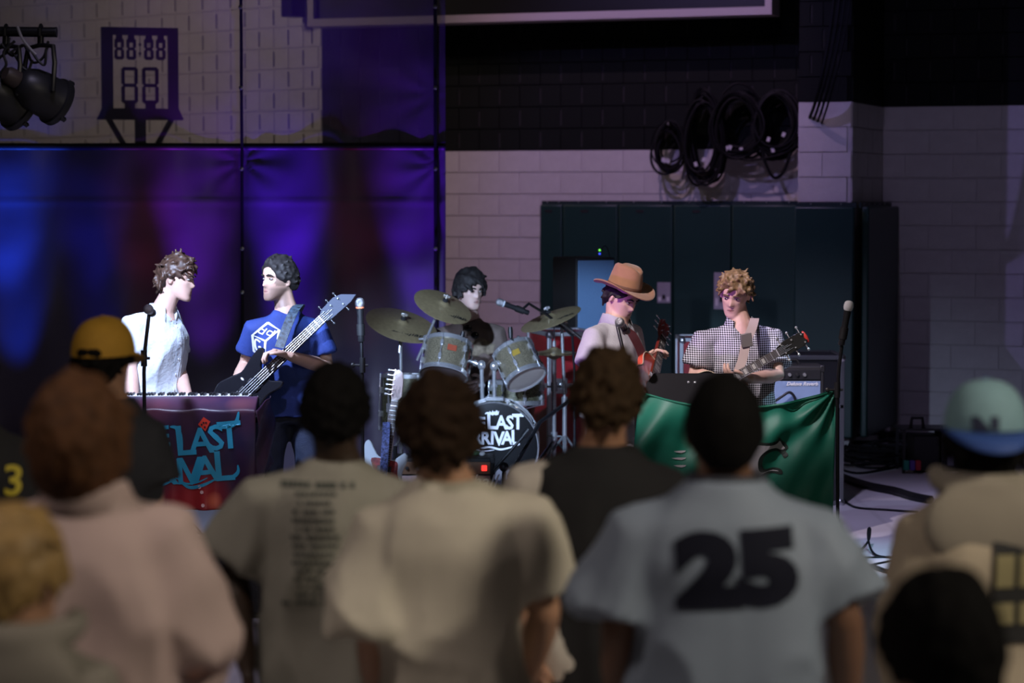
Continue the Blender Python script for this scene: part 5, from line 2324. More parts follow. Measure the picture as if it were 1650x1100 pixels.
def speaker_box(name, label, c, w, d, h, yaw, z0, grillem, bodym=None, trap=.75):
    t = thing(name, label, 'loudspeaker', (c.x, c.y, z0), Matrix.Rotation(yaw, 3, 'Z'))
    ol = [(-w / 2, -d / 2), (w / 2, -d / 2), (w / 2 * trap, d / 2), (-w / 2 * trap, d / 2)]
    mb = MB()
    mb.prism(ol, 0, h)
    build(mb, 'cabinet', bodym or M_TOLEX, t, bevel=.012)
    mb = MB()
    mb.box((0, -d / 2 - .005, h / 2), (w - .03, .014, h - .04))
    build(mb, 'grille', grillem, t, bevel=.004)
    mb = MB()
    mb.tube([(w / 2 * .86, -.05, h * .6), (w / 2 * .86 + .03, -.05, h * .58), (w / 2 * .86 + .03, -.05, h * .42), (w / 2 * .86, -.05, h * .4)], .010, 8)
    build(mb, 'handle', RUBBER, t)
    return t


M_GRB = mat('speaker_grille_blue_lit', (.16, .30, .52), .55, .2, bump=.6, bscale=180)  # base colour carries the blue light falling on the grille
c = P(936, 500, 18.35)
speaker_box('loudspeaker', 'black loudspeaker with a grille coloured as if lit blue behind the hat', V((c.x + .0, 18.3, 0)), .34, .44, .68, math.radians(28), .98, M_GRB)
# wireless pack with lights on top of it
a = P(971, 424, 18.35)
t = thing('wireless_receiver', 'tiny box with green and blue lights on top of the loudspeaker', 'receiver', (P(971, 424, 18.2).x - .02, 18.28, 1.66))
mb = MB()
mb.box((0, 0, .03), (.03, .03, .06))
build(mb, 'box', BLACK, t, bevel=.003)
for z, col in ((.052, (.2, 1, .1)), (.025, (.05, .1, 1))):
    mb = MB()
    mb.box((0, -.017, z), (.016, .006, .014))
    build(mb, 'indicator', mat('led_%d' % int(col[0] * 100), col, .4, emit=col, estr=1.2), t, bevel=.002)
mb = MB()
cable(mb, [(.01, 0, .05), (.04, 0, .085), (.07, 0, .03), (.10, .02, -.16)], .004)
build(mb, 'lead', RUBBER, t)

# subwoofer on the floor in front of the band
x0, x1 = P(336, 990, 12.0).x, P(560, 990, 12.0).x
ys = 12.02
t = thing('subwoofer', 'low black subwoofer with a grey carpeted top on the floor before the banner', 'loudspeaker', ((x0 + x1) / 2, ys, 0))
mb = MB()
mb.box((0, .25, .215), (x1 - x0, .5, .43))
build(mb, 'cabinet', M_TOLEX, t, bevel=.01)
mb = MB()
mb.box((0, .25, .437), (x1 - x0, .5, .012))
build(mb, 'carpet_top', mat('grey_carpet', (.16, .15, .15), .95, bump=.6, bscale=300), t, bevel=.003)
mb = MB()
mb.box((0, -.008, .215), (x1 - x0 - .05, .016, .37))
build(mb, 'grille', mat('sub_grille', (.012, .012, .013), .5, .4, bump=.6, bscale=160), t, bevel=.003)


def wedge(label, c, w, yaw, m=None):
    t = thing('stage_monitor', label, 'stage monitor', c, Matrix.Rotation(yaw, 3, 'Z'))
    ol = [(-.25, 0), (.22, 0), (.25, .06), (.02, .36), (-.16, .36), (-.25, .26)]   # side profile (y, z)
    Mp = Matrix(((0, 0, 1), (1, 0, 0), (0, 1, 0)))
    mb = MB()
    mb.prism(ol, -w / 2, w / 2, Mp)
    build(mb, 'cabinet', m or M_TOLEX, t, bevel=.01)
    mb = MB()
    d = V((0, .02 - .25, .36 - .06)).normalized()
    nn = V((0, .30, .23)).normalized()
    mb.box(V((0, .135, .21)) + nn * .004, (w - .05, .34, .012), basis(V((1, 0, 0)), d, nn))
    build(mb, 'grille', mat('sub_grille', (.012, .012, .013), .5, .4), t, bevel=.003)
    mb = MB()
    mb.tube([(w / 2, -.06, .2), (w / 2 + .025, -.05, .2), (w / 2 + .025, .06, .2), (w / 2, .07, .2)], .009, 8)
    build(mb, 'handle', RUBBER, t)
    return t


wr_ = P(1560, 905, 13.9)
wedge('black wedge stage monitor on the floor at the right edge of the stage', V((P(1520, 900, 13.9).x, 13.85, 0)), .50, math.radians(78))
bpy.data.objects['stage_monitor'].scale = (1, 1, 1.0)
wedge('dark wedge stage monitor left of the subwoofer under the banner', V((P(318, 900, 12.4).x - .18, 12.55, 0)), .42, math.radians(-80), mat('tolex_purple_lit', (.03, .022, .05), .5))  # purple light is put into the cabinet's colour

# equipment rack by the right wall
DRK = 18.6
xr = P(1482, 740, DRK).x
t = thing('equipment_rack', 'low black equipment rack with a handle by the right wall', 'rack', (xr, DRK, 0))
s = DRK / F
for sx in (-1, 1):
    for sy in (-1, 1):
        mb = MB()
        mb.box((sx * .15, sy * .16, .165), (.022, .022, .33))
        build(mb, 'post', BLACKM, t, smooth=False)
mb = MB()
mb.box((.10, 0, .335), (.56, .36, .016))
build(mb, 'top', BLACKM, t, bevel=.003)
mb = MB()
mb.box((.03, .02, .15), (.2, .3, .27))
build(mb, 'unit', BLACK, t, bevel=.004)
mb = MB()
mb.box((.25, .0, .16), (.20, .32, .30))
u2 = build(mb, 'unit', BLACK, t, bevel=.004)
mb = MB()
mb.box((.21, -.163, .17), (.05, .008, .22))
build(mb, 'meter_strip', mat('grey_strip', (.22, .21, .26), .4), u2, smooth=False)
mb = MB()
mb.tube([(-.09, -.1, .34), (-.08, -.1, .42), (.0, -.1, .42), (.01, -.1, .34)], .014, 8)
build(mb, 'handle', BLACK, t)
for i, col in enumerate(((.02, .25, .18), (.12, .06, .35), (.5, .03, .05))):
    mb = MB()
    mb.box((-.135 + i * .045, -.19, .065), (.04, .05, .075))
    o = build(mb, 'cable_spool', mat('spool_%d' % i, col, .5), t, bevel=.006)

# ================================================================== cables
M_CABLE = mat('cable_black', (.005, .005, .006), .6, spec=.2)


def floor_cable(label, pts, r=.007, group='cables on the stage floor', z=None):
    q = []
    for i, p in enumerate(pts):
        # pixel on the floor -> distance
        v = (550.0 - p[1]) / F
        cth, sth = math.cos(PITCH), math.sin(PITCH)
        dz = -sth + v * cth
        D = (cth + v * sth) * CAMH / -dz
        w = P(p[0], p[1], D)
        w.z = r + (p[2] if len(p) > 2 else 0)
        q.append(w)
    mb = MB()
    cable(mb, q, r)
    o = build(mb, 'cable', M_CABLE, world=True)
    tag(o, label, 'cable', group)
    return o


floor_cable('thick bundle of cables crossing the floor from the flag to the right monitor', [(1340, 768), (1365, 778), (1400, 789), (1440, 797), (1470, 806), (1500, 812)], .030)
floor_cable('cable lying along the top of the thick bundle', [(1346, 766), (1380, 780), (1420, 785), (1450, 800), (1490, 806)], .012)
floor_cable('thin cable running from the flag stand to the right monitor', [(1355, 803), (1368, 814), (1385, 820), (1430, 823), (1480, 827)], .008)
floor_cable('thin cable with a small upright loop on the bright floor', [(1380, 893), (1392, 888, .02), (1400, 884, .05), (1402, 878, .09), (1399, 878, .09), (1399, 884, .05), (1405, 892, .01), (1418, 898), (1450, 900)], .007)
floor_cable('thin cable low on the bright floor beside the right monitor', [(1375, 900), (1410, 899), (1450, 898)], .006)
floor_cable('thin slanting cable at the foot of the right monitor', [(1390, 915), (1415, 909), (1455, 902)], .006)
floor_cable('flat dark cable strip at the front of the bright floor', [(1385, 912), (1410, 918), (1430, 924), (1450, 920)], .014)
rnd = random.Random(4)
for i in range(9):
    cx, cy = 1375 + 12 * i + rnd.uniform(-14, 14), 742 + rnd.uniform(-7, 10)
    rx_, ry_ = rnd.uniform(28, 55), rnd.uniform(4, 9)
    n = rnd.randint(7, 11)
    pts = [(cx + rx_ * math.cos(a) * (1 + .06 * a), cy + ry_ * math.sin(a) * (1 + .04 * a), .008 * a) for a in [k * .9 for k in range(n * 2)]]
    floor_cable('loop in the tangle of black cables by the right wall', pts, .010, 'tangle of cables by the right wall')
floor_cable('cable trailing left from the tangle by the wall', [(1340, 752), (1380, 764), (1430, 757), (1470, 748), (1500, 752)], .010)
for i in range(5):
    floor_cable('short cable on the floor under the banner', [(292 + 9 * i, 838 + 6 * i), (310, 846 + 9 * i), (322 + 4 * i, 858 + 7 * i), (338, 880 + 5 * i)], .006, 'cables under the banner')


# coils hung on the wall
def coil(label, px, py, rx_, ry_, loops, seed, r=.011, droop=None):
    w = on_line(pb - E2 * 0.20, E1, px)
    s = w.y / F
    z = CAMH - (py - 320) * s
    rnd = random.Random(seed)
    t = thing('cable_coil', label, 'cable coil', (w.x, w.y, z), basis(E1, E2, V((0, 0, 1))), 'cable coils hanging on the wall')
    for L in range(loops):
        a0 = rnd.uniform(0, 6.28)
        jx, jz = rnd.gauss(0, .018), rnd.gauss(0, .022)
        kx, kz_ = rnd.uniform(.78, 1.08), rnd.uniform(.80, 1.08)
        y = rnd.uniform(-.13, .10)
        tilt = rnd.uniform(-.12, .12)
        pts = []
        for k_ in range(25):
            a = 2 * PI * k_ / 24
            x = rx_ * s * kx * math.cos(a) * (1 - .12 * math.sin(a))
            zz = ry_ * s * kz_ * math.sin(a)
            pts.append(V((x * math.cos(tilt) - zz * math.sin(tilt) + jx, y + .03 * math.sin(a + a0), x * math.sin(tilt) + zz * math.cos(tilt) + jz)))
        mb = MB()
        mb.tube(pts, r * rnd.uniform(.8, 1.2), 6, cap=False)
        build(mb, 'cable_loop', M_CABLE, t)
    for q in range(3):
        mb = MB()
        mb.box((rnd.uniform(-.6, .6) * rx_ * s, -.13, rnd.uniform(-.9, -.3) * ry_ * s), (.03, .008, .04), Matrix.Rotation(rnd.uniform(-.5, .5), 3, 'Y'))
        build(mb, 'paper_tag', mat('tag_white', (.6, .58, .62), .7), t, smooth=False)
    mb = MB()
    mb.tube([(0, .18, ry_ * s * .93), (0, -.05, ry_ * s * .90), (0, -.08, ry_ * s * .98)], .012, 8)
    build(mb, 'hook', STEEL, t)
    return t


coil('small round coil of black cable, leftmost on the wall', 1079, 236, 25, 38, 13, 1, .010)
coil('tall oval coil of black cable, second from the left', 1136, 222, 30, 68, 20, 2, .012)
coil('large round coil of thick black cable, third from the left', 1190, 200, 40, 50, 18, 3, .013)
coil('large coil of black cable beside the pilaster, rightmost', 1250, 200, 38, 50, 18, 4, .013)


def wall_cable(label, pts, r):
    q = []
    for px, py, dy in pts:
        w = on_line(pb - E2 * (0.25 + dy), E1, px)
        w.z = CAMH - (py - 320) * w.y / F
        q.append(w)
    mb = MB()
    cable(mb, q, r)
    o = build(mb, 'cable', M_CABLE, world=True)
    tag(o, label, 'cable', 'loose cables on the wall')


wall_cable('cable drooping in a deep loop below the rightmost coil', [(1226, 236, .05), (1232, 262, .05), (1246, 286, .05), (1262, 276, .05), (1272, 246, .05)], .015)
wall_cable('cable sagging between the two middle coils', [(1168, 248, .05), (1195, 257, .05), (1225, 256, .05), (1262, 247, .05), (1284, 232, .06)], .011)
for i in range(4):
    wall_cable(['thickest cable', 'second cable', 'third cable', 'last thin cable'][i] + ' falling from above to the rightmost coil', [(1345 + 9 * i, -40, 2.0), (1334 + 8 * i, 60, 2.0), (1316 + 7 * i, 150, 1.95), (1298 + 6 * i, 200 + 4 * i, 1.6), (1276 + 3 * i, 228 + 3 * i, .6)], .014 - .002 * i)

# ================================================================== stage lights at the top left
DL = 11.6
sl = DL / F
a, b = P(-60, 50, DL), P(91, 52, DL)
t = thing('light_bar', 'black pipe carrying stage lights at the top left', 'pipe', a + V((0, 0, -.02)))
mb = MB()
mb.tube([a, b], .024, 16)
build(mb, 'pipe', BLACKM, t, world=True)
mb = MB()
mb.tube([b + V((-.004, 0, 0)), b + V((.002, 0, 0))], .0255, 16)
build(mb, 'end_cap', BLACK, t, world=True)
xs_ = P(-60, 50, DL).x
mb = MB()
mb.cyl(V((xs_, DL, .05)), V((xs_, DL, a.z)), .028, n=12)
build(mb, 'stand_post', BLACKM, t, world=True)
for an in (.5, 2.6, 4.7):
    mb = MB()
    mb.tube([V((xs_, DL, .6)), V((xs_ + .6 * math.cos(an), DL + .6 * math.sin(an), .02))], .018, 8)
    build(mb, 'stand_leg', BLACKM, t, world=True)


def par_light(label, px, py, ang, yoke_px):
    c = P(px, py, DL)
    d = V((math.cos(ang), .8, -math.sin(ang))).normalized()
    t = thing('stage_light', label, 'stage light', c, None, 'stage lights on the pipe')
    Mx = V((0, 0, 1)).rotation_difference(d).to_matrix()
    mb = MB()
    mb.lathe([(.02, -.13), (.05, -.125), (.075, -.10), (.098, -.05), (.105, 0), (.105, .08), (.108, .085), (.108, .095), (.10, .10), (.09, .098), (.085, .09), (.001, .08)], 28, M=Mx)
    build(mb, 'housing', BLACK, t)
    mb = MB()
    mb.lathe([(.108, .09), (.118, .095), (.118, .125), (.108, .13), (.100, .125), (.098, .095), (.108, .09)], 28, M=Mx)
    build(mb, 'gel_frame', BLACK, t)
    mb = MB()
    mb.lathe([(.045, -.13), (.042, -.18), (.03, -.2), (.001, -.2)], 16, M=Mx)
    build(mb, 'lamp_cap', mat('lamp_cap_brown', (.05, .035, .03), .5), t)
    for k_ in range(3):
        q = Mx @ V((.112 * math.cos(k_ * 2.1), .112 * math.sin(k_ * 2.1), .13))
        mb = MB()
        mb.box(q, (.02, .02, .03), Mx)
        build(mb, 'gel_clip', BLACK, t, bevel=.003)
    top = P(yoke_px, 58, DL) - c
    sx = V((0, 1, 0)).cross(d).normalized()
    mb = MB()
    sdv = d.cross(V((0, 0, 1))).normalized()
    mb.tube([sdv * .125, sdv * .13 + top * .5, top * .8 + sdv * .11, top * .84, top * .8 - sdv * .11, top * .5 - sdv * .13, -sdv * .125], .012, 8)
    build(mb, 'yoke', BLACKM, t)
    mb = MB()
    mb.tube([top * .82, top + V((0, 0, .03))], .016, 10)
    mb.tube([top + V((-.001, -.03, .0)), top + V((0, -.035, .03)), top + V((0, .0, .05)), top + V((0, .035, .03)), top + V((0, .03, 0))], .010, 8)
    build(mb, 'clamp', BLACKM, t)
    return t


par_light('black stage light on the pipe, the right one aimed down to the right', 62, 148, math.radians(32), 66)
par_light('black stage light on the pipe, cut by the left edge of the picture', 4, 155, math.radians(40), 10)
for i, pts in enumerate(([(2, 70), (20, 90), (38, 72), (52, 100), (70, 92), (78, 66)], [(-5, 96), (18, 84), (36, 108), (46, 112), (52, 96)], [(15, 60), (14, 84), (28, 78), (44, 74), (60, 96), (72, 104), (74, 80)], [(0, 118), (10, 104), (6, 84), (24, 66)], [(28, 42), (36, 62), (50, 80), (58, 88)])):
    mb = MB()
    cable(mb, [P(p[0], p[1], DL - .05 - .015 * i) for p in pts], .007)
    o = build(mb, 'light_cable', RUBBER if i != 4 else mat('grey_cable', (.25, .24, .26), .5), world=True)
    tag(o, ['cable in the tangle under the light pipe', 'cable in the tangle under the light pipe', 'cable in the tangle under the light pipe', 'cable in the tangle under the light pipe', 'pale grey cable over the tangle under the light pipe'][i], 'cable', 'cables under the light pipe' if i < 4 else None)

# ================================================================== the band
def skin_paint(lip=(0.42, 0.16, 0.15), beard=None, beard_amt=0.6, cheek=True):
    lip = V(lip)

    def f(p, c):
        s = p.z / HH + 0.5
        if p.y < -0.03:
            t = gauss(p.x, 0.021) * gauss(s - 0.225, 0.045)
            if t > 0.35:
                c = lerp(c, lip, min(1, (t - 0.35) * 1.8))
            if abs(s - 0.225) < 0.009 and abs(p.x) < 0.02:
                c = c * 0.45
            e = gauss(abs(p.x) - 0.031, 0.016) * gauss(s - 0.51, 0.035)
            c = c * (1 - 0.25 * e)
        if beard is not None:
            j = 0.0
            if s < 0.36 and p.y < 0.03:
                j = min(1, (0.36 - s) * 12) * min(1, max(0, (0.03 - p.y) * 40))
                lipz = gauss(p.x, 0.022) * gauss(s - 0.22, 0.05)
                j *= 1 - min(1, lipz * 1.5)
                if s > 0.30 and abs(p.x) < 0.03:
                    j *= 0.55
            elif s < 0.56 and abs(p.x) > 0.052 and p.y < 0.0:
                j = 0.8
            c = lerp(c, V(beard), j * beard_amt)
        return c
    return f


SK1 = (0.62, 0.40, 0.32)
SK2 = (0.60, 0.38, 0.29)
M_HBROWN = mat('hair_brown', (0.055, 0.028, 0.018), 0.5, nscale=60, namt=0.4)
M_HDARK = mat('hair_dark', (0.012, 0.009, 0.009), 0.7, nscale=60, namt=0.4)
M_HBLOND = mat('hair_sandy', (0.20, 0.125, 0.055), 0.5, nscale=50, namt=0.45)

# ---- keyboard player
kb = Person('man with curly brown hair in an open pale blue shirt leaning right over the keyboard', 13.15,
            (286, 449), 78, 6, 4, (262, 500), (217, 515, -.13), (271, 508, .13), (243, 648), (209, 590, -.17), (216, 668, -.28), (286, 590, .12), (306, 655, -.20), k=1.0)
kb.hcol = (0.03, 0.016, 0.01)
kb.body(0.0065, SK1, skin_paint())
kb.hair(M_HBROWN, dict(thick=.020, front=.50, side=.10, back=-.55, locks=330, len=.045, rad=.0085, curl=1.3, out=.35, flow=(0, -.6, -.6), seed=3))
M_SHB = mat('pale_blue_shirt', (0.66, 0.72, 0.78), 0.75, nscale=14, namt=0.06, bump=0.3, bscale=60, fold=0.85)
sh = kb.garment('shirt', M_SHB, sleeve=.74, flare=.012, hem=-.13, voxel=.010, wr=.012, wscale=5, seed=1, grow=.004, vneck=.055)
collar(kb, M_SHB, h=.05, open_=1.5, spread=.05, lift=.006)
M_DENIM = mat('dark_denim', (0.018, 0.026, 0.055), 0.75, nscale=20, namt=0.2, bump=0.2, bscale=150, fold=0.85)
kb.pants(M_DENIM)
M_SHOE = mat('dark_shoe', (0.02, 0.02, 0.02), 0.5)
kb.shoes(M_SHOE)
bv = bvh_of(sh)
nrm = kb.fwd
up = (kb.neck - kb.hip).normalized()
side = up.cross(nrm).normalized()
me = ribbon([(0, 0.20 - i * 0.045) for i in range(17)], 0.032).mesh('placket')
decal(me, bv, lerp(kb.hip, kb.neck, 0.5) , -side, up, nrm, 'placket', M_SHB, kb.root, lift=.004, sub=.03)
for i in range(6):
    p = lerp(kb.hip, kb.neck, 0.5) + up * (0.16 - i * 0.085)
    h = bv.ray_cast(p + nrm * .6, -nrm, 1.2)
    if h[0]:
        mb = MB()
        mb.lathe([(.001, 0), (.006, 0), (.006, .003), (.001, .003)], 10, c=h[0] + nrm * .005, axis=nrm)
        build(mb, 'button', WHITE, kb.root, world=True)

# ---- bass player
bp = Person('bearded man in a blue T-shirt with a white cube print playing a black bass', 13.05,
            (449, 450), -48, -2, 0, (462, 502), (413, 522, -.03), (508, 521, .03), (466, 655), (397, 585, .06), (372, 640, -.15), (527, 592, .02), (466, 573, -.23), k=1.0,
            hands={'R': dict(d=(-.92, -.15, .28), n=(.25, -.1, -.95), curl=.85, side=1, thumb=.7), 'L': dict(d=(.55, -.3, -.6), n=(.3, .9, -.2), curl=.5, side=1)})
bp.hcol = (0.010, 0.008, 0.008)
bp.body(0.0065, SK2, skin_paint(beard=(0.07, 0.045, 0.035), beard_amt=.62))
bp.hair(M_HDARK, dict(thick=.016, front=.56, side=-.12, back=-.5, locks=260, len=.026, rad=.007, curl=.5, out=.45, flow=(0, .5, .6), seed=5))
M_TB = mat('royal_blue_tee', (0.022, 0.05, 0.24), 0.8, nscale=10, namt=0.08, bump=0.2, bscale=80, fold=0.85)
sh = bp.garment('t_shirt', M_TB, sleeve=.66, flare=.010, hem=-.10, voxel=.010, wr=.011, wscale=4.6, seed=2, sl_r=.068)
mb = MB()
mb.tube([bp.neck + V((0, 0, -.004 - .02 * max(0, -math.cos(a)) * 1.2)) + (bp.side * math.sin(a) - bp.fwd * math.cos(a)) * .071 for a in [2 * PI * i / 24 for i in range(25)]], .008, 6)
build(mb, 'neck_band', M_TB, bp.root, world=True)
bp.pants(M_DENIM)
bp.shoes(M_SHOE)
bv = bvh_of(sh)
# cube print
q = 0.0034
s0 = F / 13.0


def tp(x, y, z=0):
    return ((x - 431) / s0, (565 - y) / s0)


M_PRINT = mat('white_print', (0.78, 0.80, 0.84), 0.7)
cubes = [[(433, 519), (452, 530), (430, 548), (408, 539), (433, 519)], [(408, 539), (409, 565), (424, 578)], [(430, 548), (428, 570)], [(452, 530), (450, 545)]]
mbp = MB()
for ln in cubes:
    r = ribbon([tp(*p) for p in ln], .013)
    mbp.add(r.v, r.f)
r = ribbon([tp(*p) for p in catmull([(421, 550), (413, 546), (412, 556), (415, 564), (421, 564), (421, 558), (417, 558)], 4)], .010)
mbp.add(r.v, r.f)
for ox in (0, 14):
    r = ribbon([tp(p[0] + ox, p[1] + ox * .18) for p in catmull([(424, 537), (418, 534), (422, 529), (428, 532), (424, 537)], 4)], .007)
    mbp.add(r.v, r.f)
    r = ribbon([tp(432 + ox, 528 + ox * .2), tp(424 + ox, 538 + ox * .2)], .007)
    mbp.add(r.v, r.f)
me = mbp.mesh('print')
o431 = P(431, 565, 13.0)
decal(me, bv, o431, (1, 0, 0), (0, 0, 1), (0, -1, 0), 'shirt_print', M_PRINT, bp.root, lift=.003, sub=.02)

# ---- drummer (seated behind the kit)
dr = Person('smiling drummer with thick black hair and a taupe T-shirt seated behind the drums', 16.65,
            (757, 468), 34, 4, 2, (757, 514), (712, 534, .02), (797, 530, -.02), (757, 640, .12), (694, 585, .05), (716, 615, -.35), (803, 580, -.02), (776, 612, -.38), k=1.08,
            knees=[(715, 652, -.35), (800, 652, -.35)], ankles=[(718, 742, -.25), (798, 742, -.25)])
dr.hcol = (0.010, 0.008, 0.008)
for a in dr.an:
    a.z = 0.22 + 0.085
dr.body(0.0075, (0.62, 0.42, 0.36), skin_paint())
dr.hair(M_HDARK, dict(thick=.034, front=.42, side=-.1, back=-.62, locks=240, len=.05, rad=.011, curl=.5, out=.15, flow=(.5, -.5, -.7), seed=8))
M_TAUPE = mat('taupe_tee', (0.17, 0.125, 0.105), 0.8, nscale=12, namt=0.1, bump=0.2, bscale=80, fold=0.85)
sh = dr.garment('t_shirt', M_TAUPE, sleeve=.72, flare=.012, hem=-.02, voxel=.011, wr=.011, wscale=4.6, seed=3)
dr.pants(M_DENIM)
dr.shoes(M_SHOE)
bv = bvh_of(sh)
me = poly_mesh([[(0.11 * math.cos(2 * PI * i / 22) * (1 + .2 * math.sin(i * 2.3)), 0.055 * math.sin(2 * PI * i / 22) * (1 + .3 * math.sin(i * 1.7))) for i in range(22)]])
decal(me, bv, P(770, 560, 16.5), (1, 0, 0), (0, 0, 1), (0, -1, 0), 'shirt_print', mat('faded_print', (0.20, 0.16, 0.11), 0.8, nscale=25, namt=.5), dr.root, sub=.03)
# sunglasses hooked in the neckline
t = thing('sunglasses', 'dark sunglasses hanging from the neck of the taupe T-shirt', 'sunglasses', P(757, 540, 16.45))
for dx, dz in ((-.012, .05), (.035, -.0)):
    mb = MB()
    mb.ell((dx, 0, dz), (.027, .006, .024), n=14, m=8)
    build(mb, 'lens', mat('dark_lens', (.006, .006, .008), .1), t)
mb = MB()
mb.tube([(-.04, .01, .07), (-.05, .02, .0), (-.07, .03, -.07)], .004, 6)
build(mb, 'temple', BLACK, t)
mb = MB()
mb.tube([(0.005, -.004, .03), (.018, -.006, .02)], .005, 6)
build(mb, 'bridge', BLACK, t)

# ---- guitarist in the hat
hg = Person('man in a wide-brimmed brown hat and grey polo looking down at a red guitar', 13.25,
            (1003, 479), 46, 24, 4, (992, 516), (960, 534, -.12), (1015, 528, .14), (985, 655), (948, 600, -.22), (1003, 628, -.30), (1020, 602, .16), (1036, 592, .02), k=1.0,
            hands={'R': dict(d=(.55, .05, .66), n=(.75, -.55, -.35), curl=.66, side=-1, thumb=.6), 'L': dict(d=(.8, .2, -.3), n=(-.2, .9, 0), curl=.5, side=1)})
hg.hcol = (0.015, 0.01, 0.01)
hg.body(0.0065, SK1, skin_paint())
hg.hair(M_HDARK, dict(thick=.016, front=.55, side=.0, back=-.6, locks=160, len=.035, rad=.008, curl=.6, out=.3, flow=(0, .6, -.8), seed=11, zmax=.42))
M_POLO = mat('grey_polo', (0.43, 0.43, 0.45), 0.8, nscale=12, namt=0.06, bump=0.25, bscale=120, fold=0.85)
sh = hg.garment('polo_shirt', M_POLO, sleeve=.78, flare=.010, hem=-.12, voxel=.010, wr=.011, wscale=4.6, seed=4, vneck=.035)
collar(hg, M_POLO, h=.048, open_=1.0, spread=.04, lift=.006)
hg.pants(mat('pale_trousers', (0.45, 0.43, 0.45), .8))
hg.shoes(M_SHOE)
# hat
t = thing('cowboy_hat', 'brown felt hat with wide curled brim on the left guitarist', 'hat', hg.head + hg.M @ V((0, 0.012, 0.052)), hg.M @ Matrix.Rotation(math.radians(-9), 3, 'X'))
M_FELT = mat('tan_felt', (0.30, 0.145, 0.075), 0.85, nscale=20, namt=0.08, sheen=.3)
mb = MB()
rings = []
for i in range(15):
    u = i / 14
    ring = []
    for j in range(40):
        a = 2 * PI * j / 40
        z = 0.135 * u
        rx = lerp(.086, .066, u ** 1.3)
        ry = lerp(.104, .082, u ** 1.3)
        if u > .85:
            sh_ = 1 - ((u - .85) / .15) ** 2 * 0.55
            rx *= sh_
            ry *= sh_
            z = 0.135 * .85 + .02 * math.sin((u - .85) / .15 * PI / 2)
        x, y = rx * math.cos(a), ry * math.sin(a)
        if y < 0:
            pinch = gauss(u - .85, .25) * max(0, -math.sin(a)) * abs(math.cos(a)) * .035
            x *= 1 - pinch * 8
        dent = gauss(x, .022) * max(0, (u - .7) / .3) * .026
        ring.append(V((x, y, z - dent)))
    rings.append(ring)
mb.rings(rings)
build(mb, 'crown', M_FELT, t, angle=70)
mb = MB()


def brim(u, v):
    a = 2 * PI * u
    r = lerp(1.0, 1.0 + .88, v)
    x, y = .086 * math.cos(a), .104 * math.sin(a)
    ox, oy = .084 * v * math.cos(a), .072 * v * math.sin(a)
    z = .034 * v ** 2 * math.cos(a) ** 2 - .022 * v ** 1.5 * math.sin(a) ** 2
    return V((x + ox, y + oy, z))


mb.grid(brim, 48, 7)
build(mb, 'brim', M_FELT, t, solid=.004, angle=80)
mb = MB()
mb.rings([[V((r * .0875 * math.cos(2 * PI * j / 40), r * .1055 * math.sin(2 * PI * j / 40), z)) for j in range(40)] for r, z in ((1.0, .002), (1.012, .004), (1.0, .018), (.985, .021))], cap=False)
build(mb, 'hat_band', mat('felt_band', (0.12, 0.05, 0.03), .7), t)

# ---- guitarist in the checkered shirt
cg = Person('curly sandy-haired man in a black and white checkered shirt playing a black guitar', 13.35,
            (1184, 474), -20, 18, 6, (1193, 522), (1137, 540, -.03), (1241, 537, .03), (1202, 665), (1120, 603, -.05), (1158, 612, -.26), (1253, 604, -.06), (1207, 610, -.30), k=1.0,
            hands={'R': dict(d=(-.9, -.25, .05), n=(-.1, .35, .9), curl=.7, side=-1, thumb=.5), 'L': dict(d=(.8, -.2, -.3), n=(.1, .9, -.2), curl=.5, side=1)})
cg.hcol = (0.10, 0.06, 0.03)
cg.body(0.0065, (0.66, 0.42, 0.34), skin_paint())
cg.hair(M_HBLOND, dict(thick=.018, front=.50, side=.05, back=-.45, locks=330, len=.042, rad=.0085, curl=1.4, out=.42, flow=(0, -.7, -.3), seed=14))


def checker_material():
    m = mat('checker_shirt', (0.5, 0.5, 0.5), 0.75, bump=.2, bscale=80, fold=0.85)
    nt = m.node_tree
    b = nt.nodes['Principled BSDF']
    tc = nt.nodes.new('ShaderNodeTexCoord')
    mp = nt.nodes.new('ShaderNodeMapping')
    mp.inputs['Rotation'].default_value = (0, math.radians(45), 0)
    mp.inputs['Scale'].default_value = (1, 0.02, 1)
    ck = nt.nodes.new('ShaderNodeTexChecker')
    ck.inputs['Scale'].default_value = 118
    ck.inputs['Color1'].default_value = (0.66, 0.66, 0.72, 1)
    ck.inputs['Color2'].default_value = (0.010, 0.010, 0.016, 1)
    nt.links.new(tc.outputs['Object'], mp.inputs['Vector'])
    nt.links.new(mp.outputs[0], ck.inputs['Vector'])
    nt.links.new(ck.outputs['Color'], b.inputs['Base Color'])
    return m


M_CHK = checker_material()
sh = cg.garment('shirt', M_CHK, sleeve=.76, flare=.014, hem=-.16, voxel=.010, wr=.012, wscale=4.5, seed=6, grow=.006, vneck=.065)
collar(cg, M_CHK, h=.05, open_=1.4, spread=.05, lift=.006)
cg.pants(M_DENIM)
cg.shoes(M_SHOE)

# ================================================================== the audience, seen from behind
def back_person(label, D, head, shl, shr, el, wl, er, wr, yaw=180, pitch=0, roll=0, k=1.0, neck=None, bulk=1.0, hipx=None, tilt=0):
    S = F / D
    hx = hipx if hipx is not None else (shl[0] + shr[0]) / 2
    hy = 320 + S * (2.1 - .96 * k * 1.0)
    nk = neck or (head[0] + 2, (shl[1] + shr[1]) / 2 - .075 * S)
    return Person(label, D, head, yaw, pitch, roll, nk, shl, shr, (hx, hy), el, wl, er, wr, k=k, toward=False, group='people watching the band', bulk=bulk)


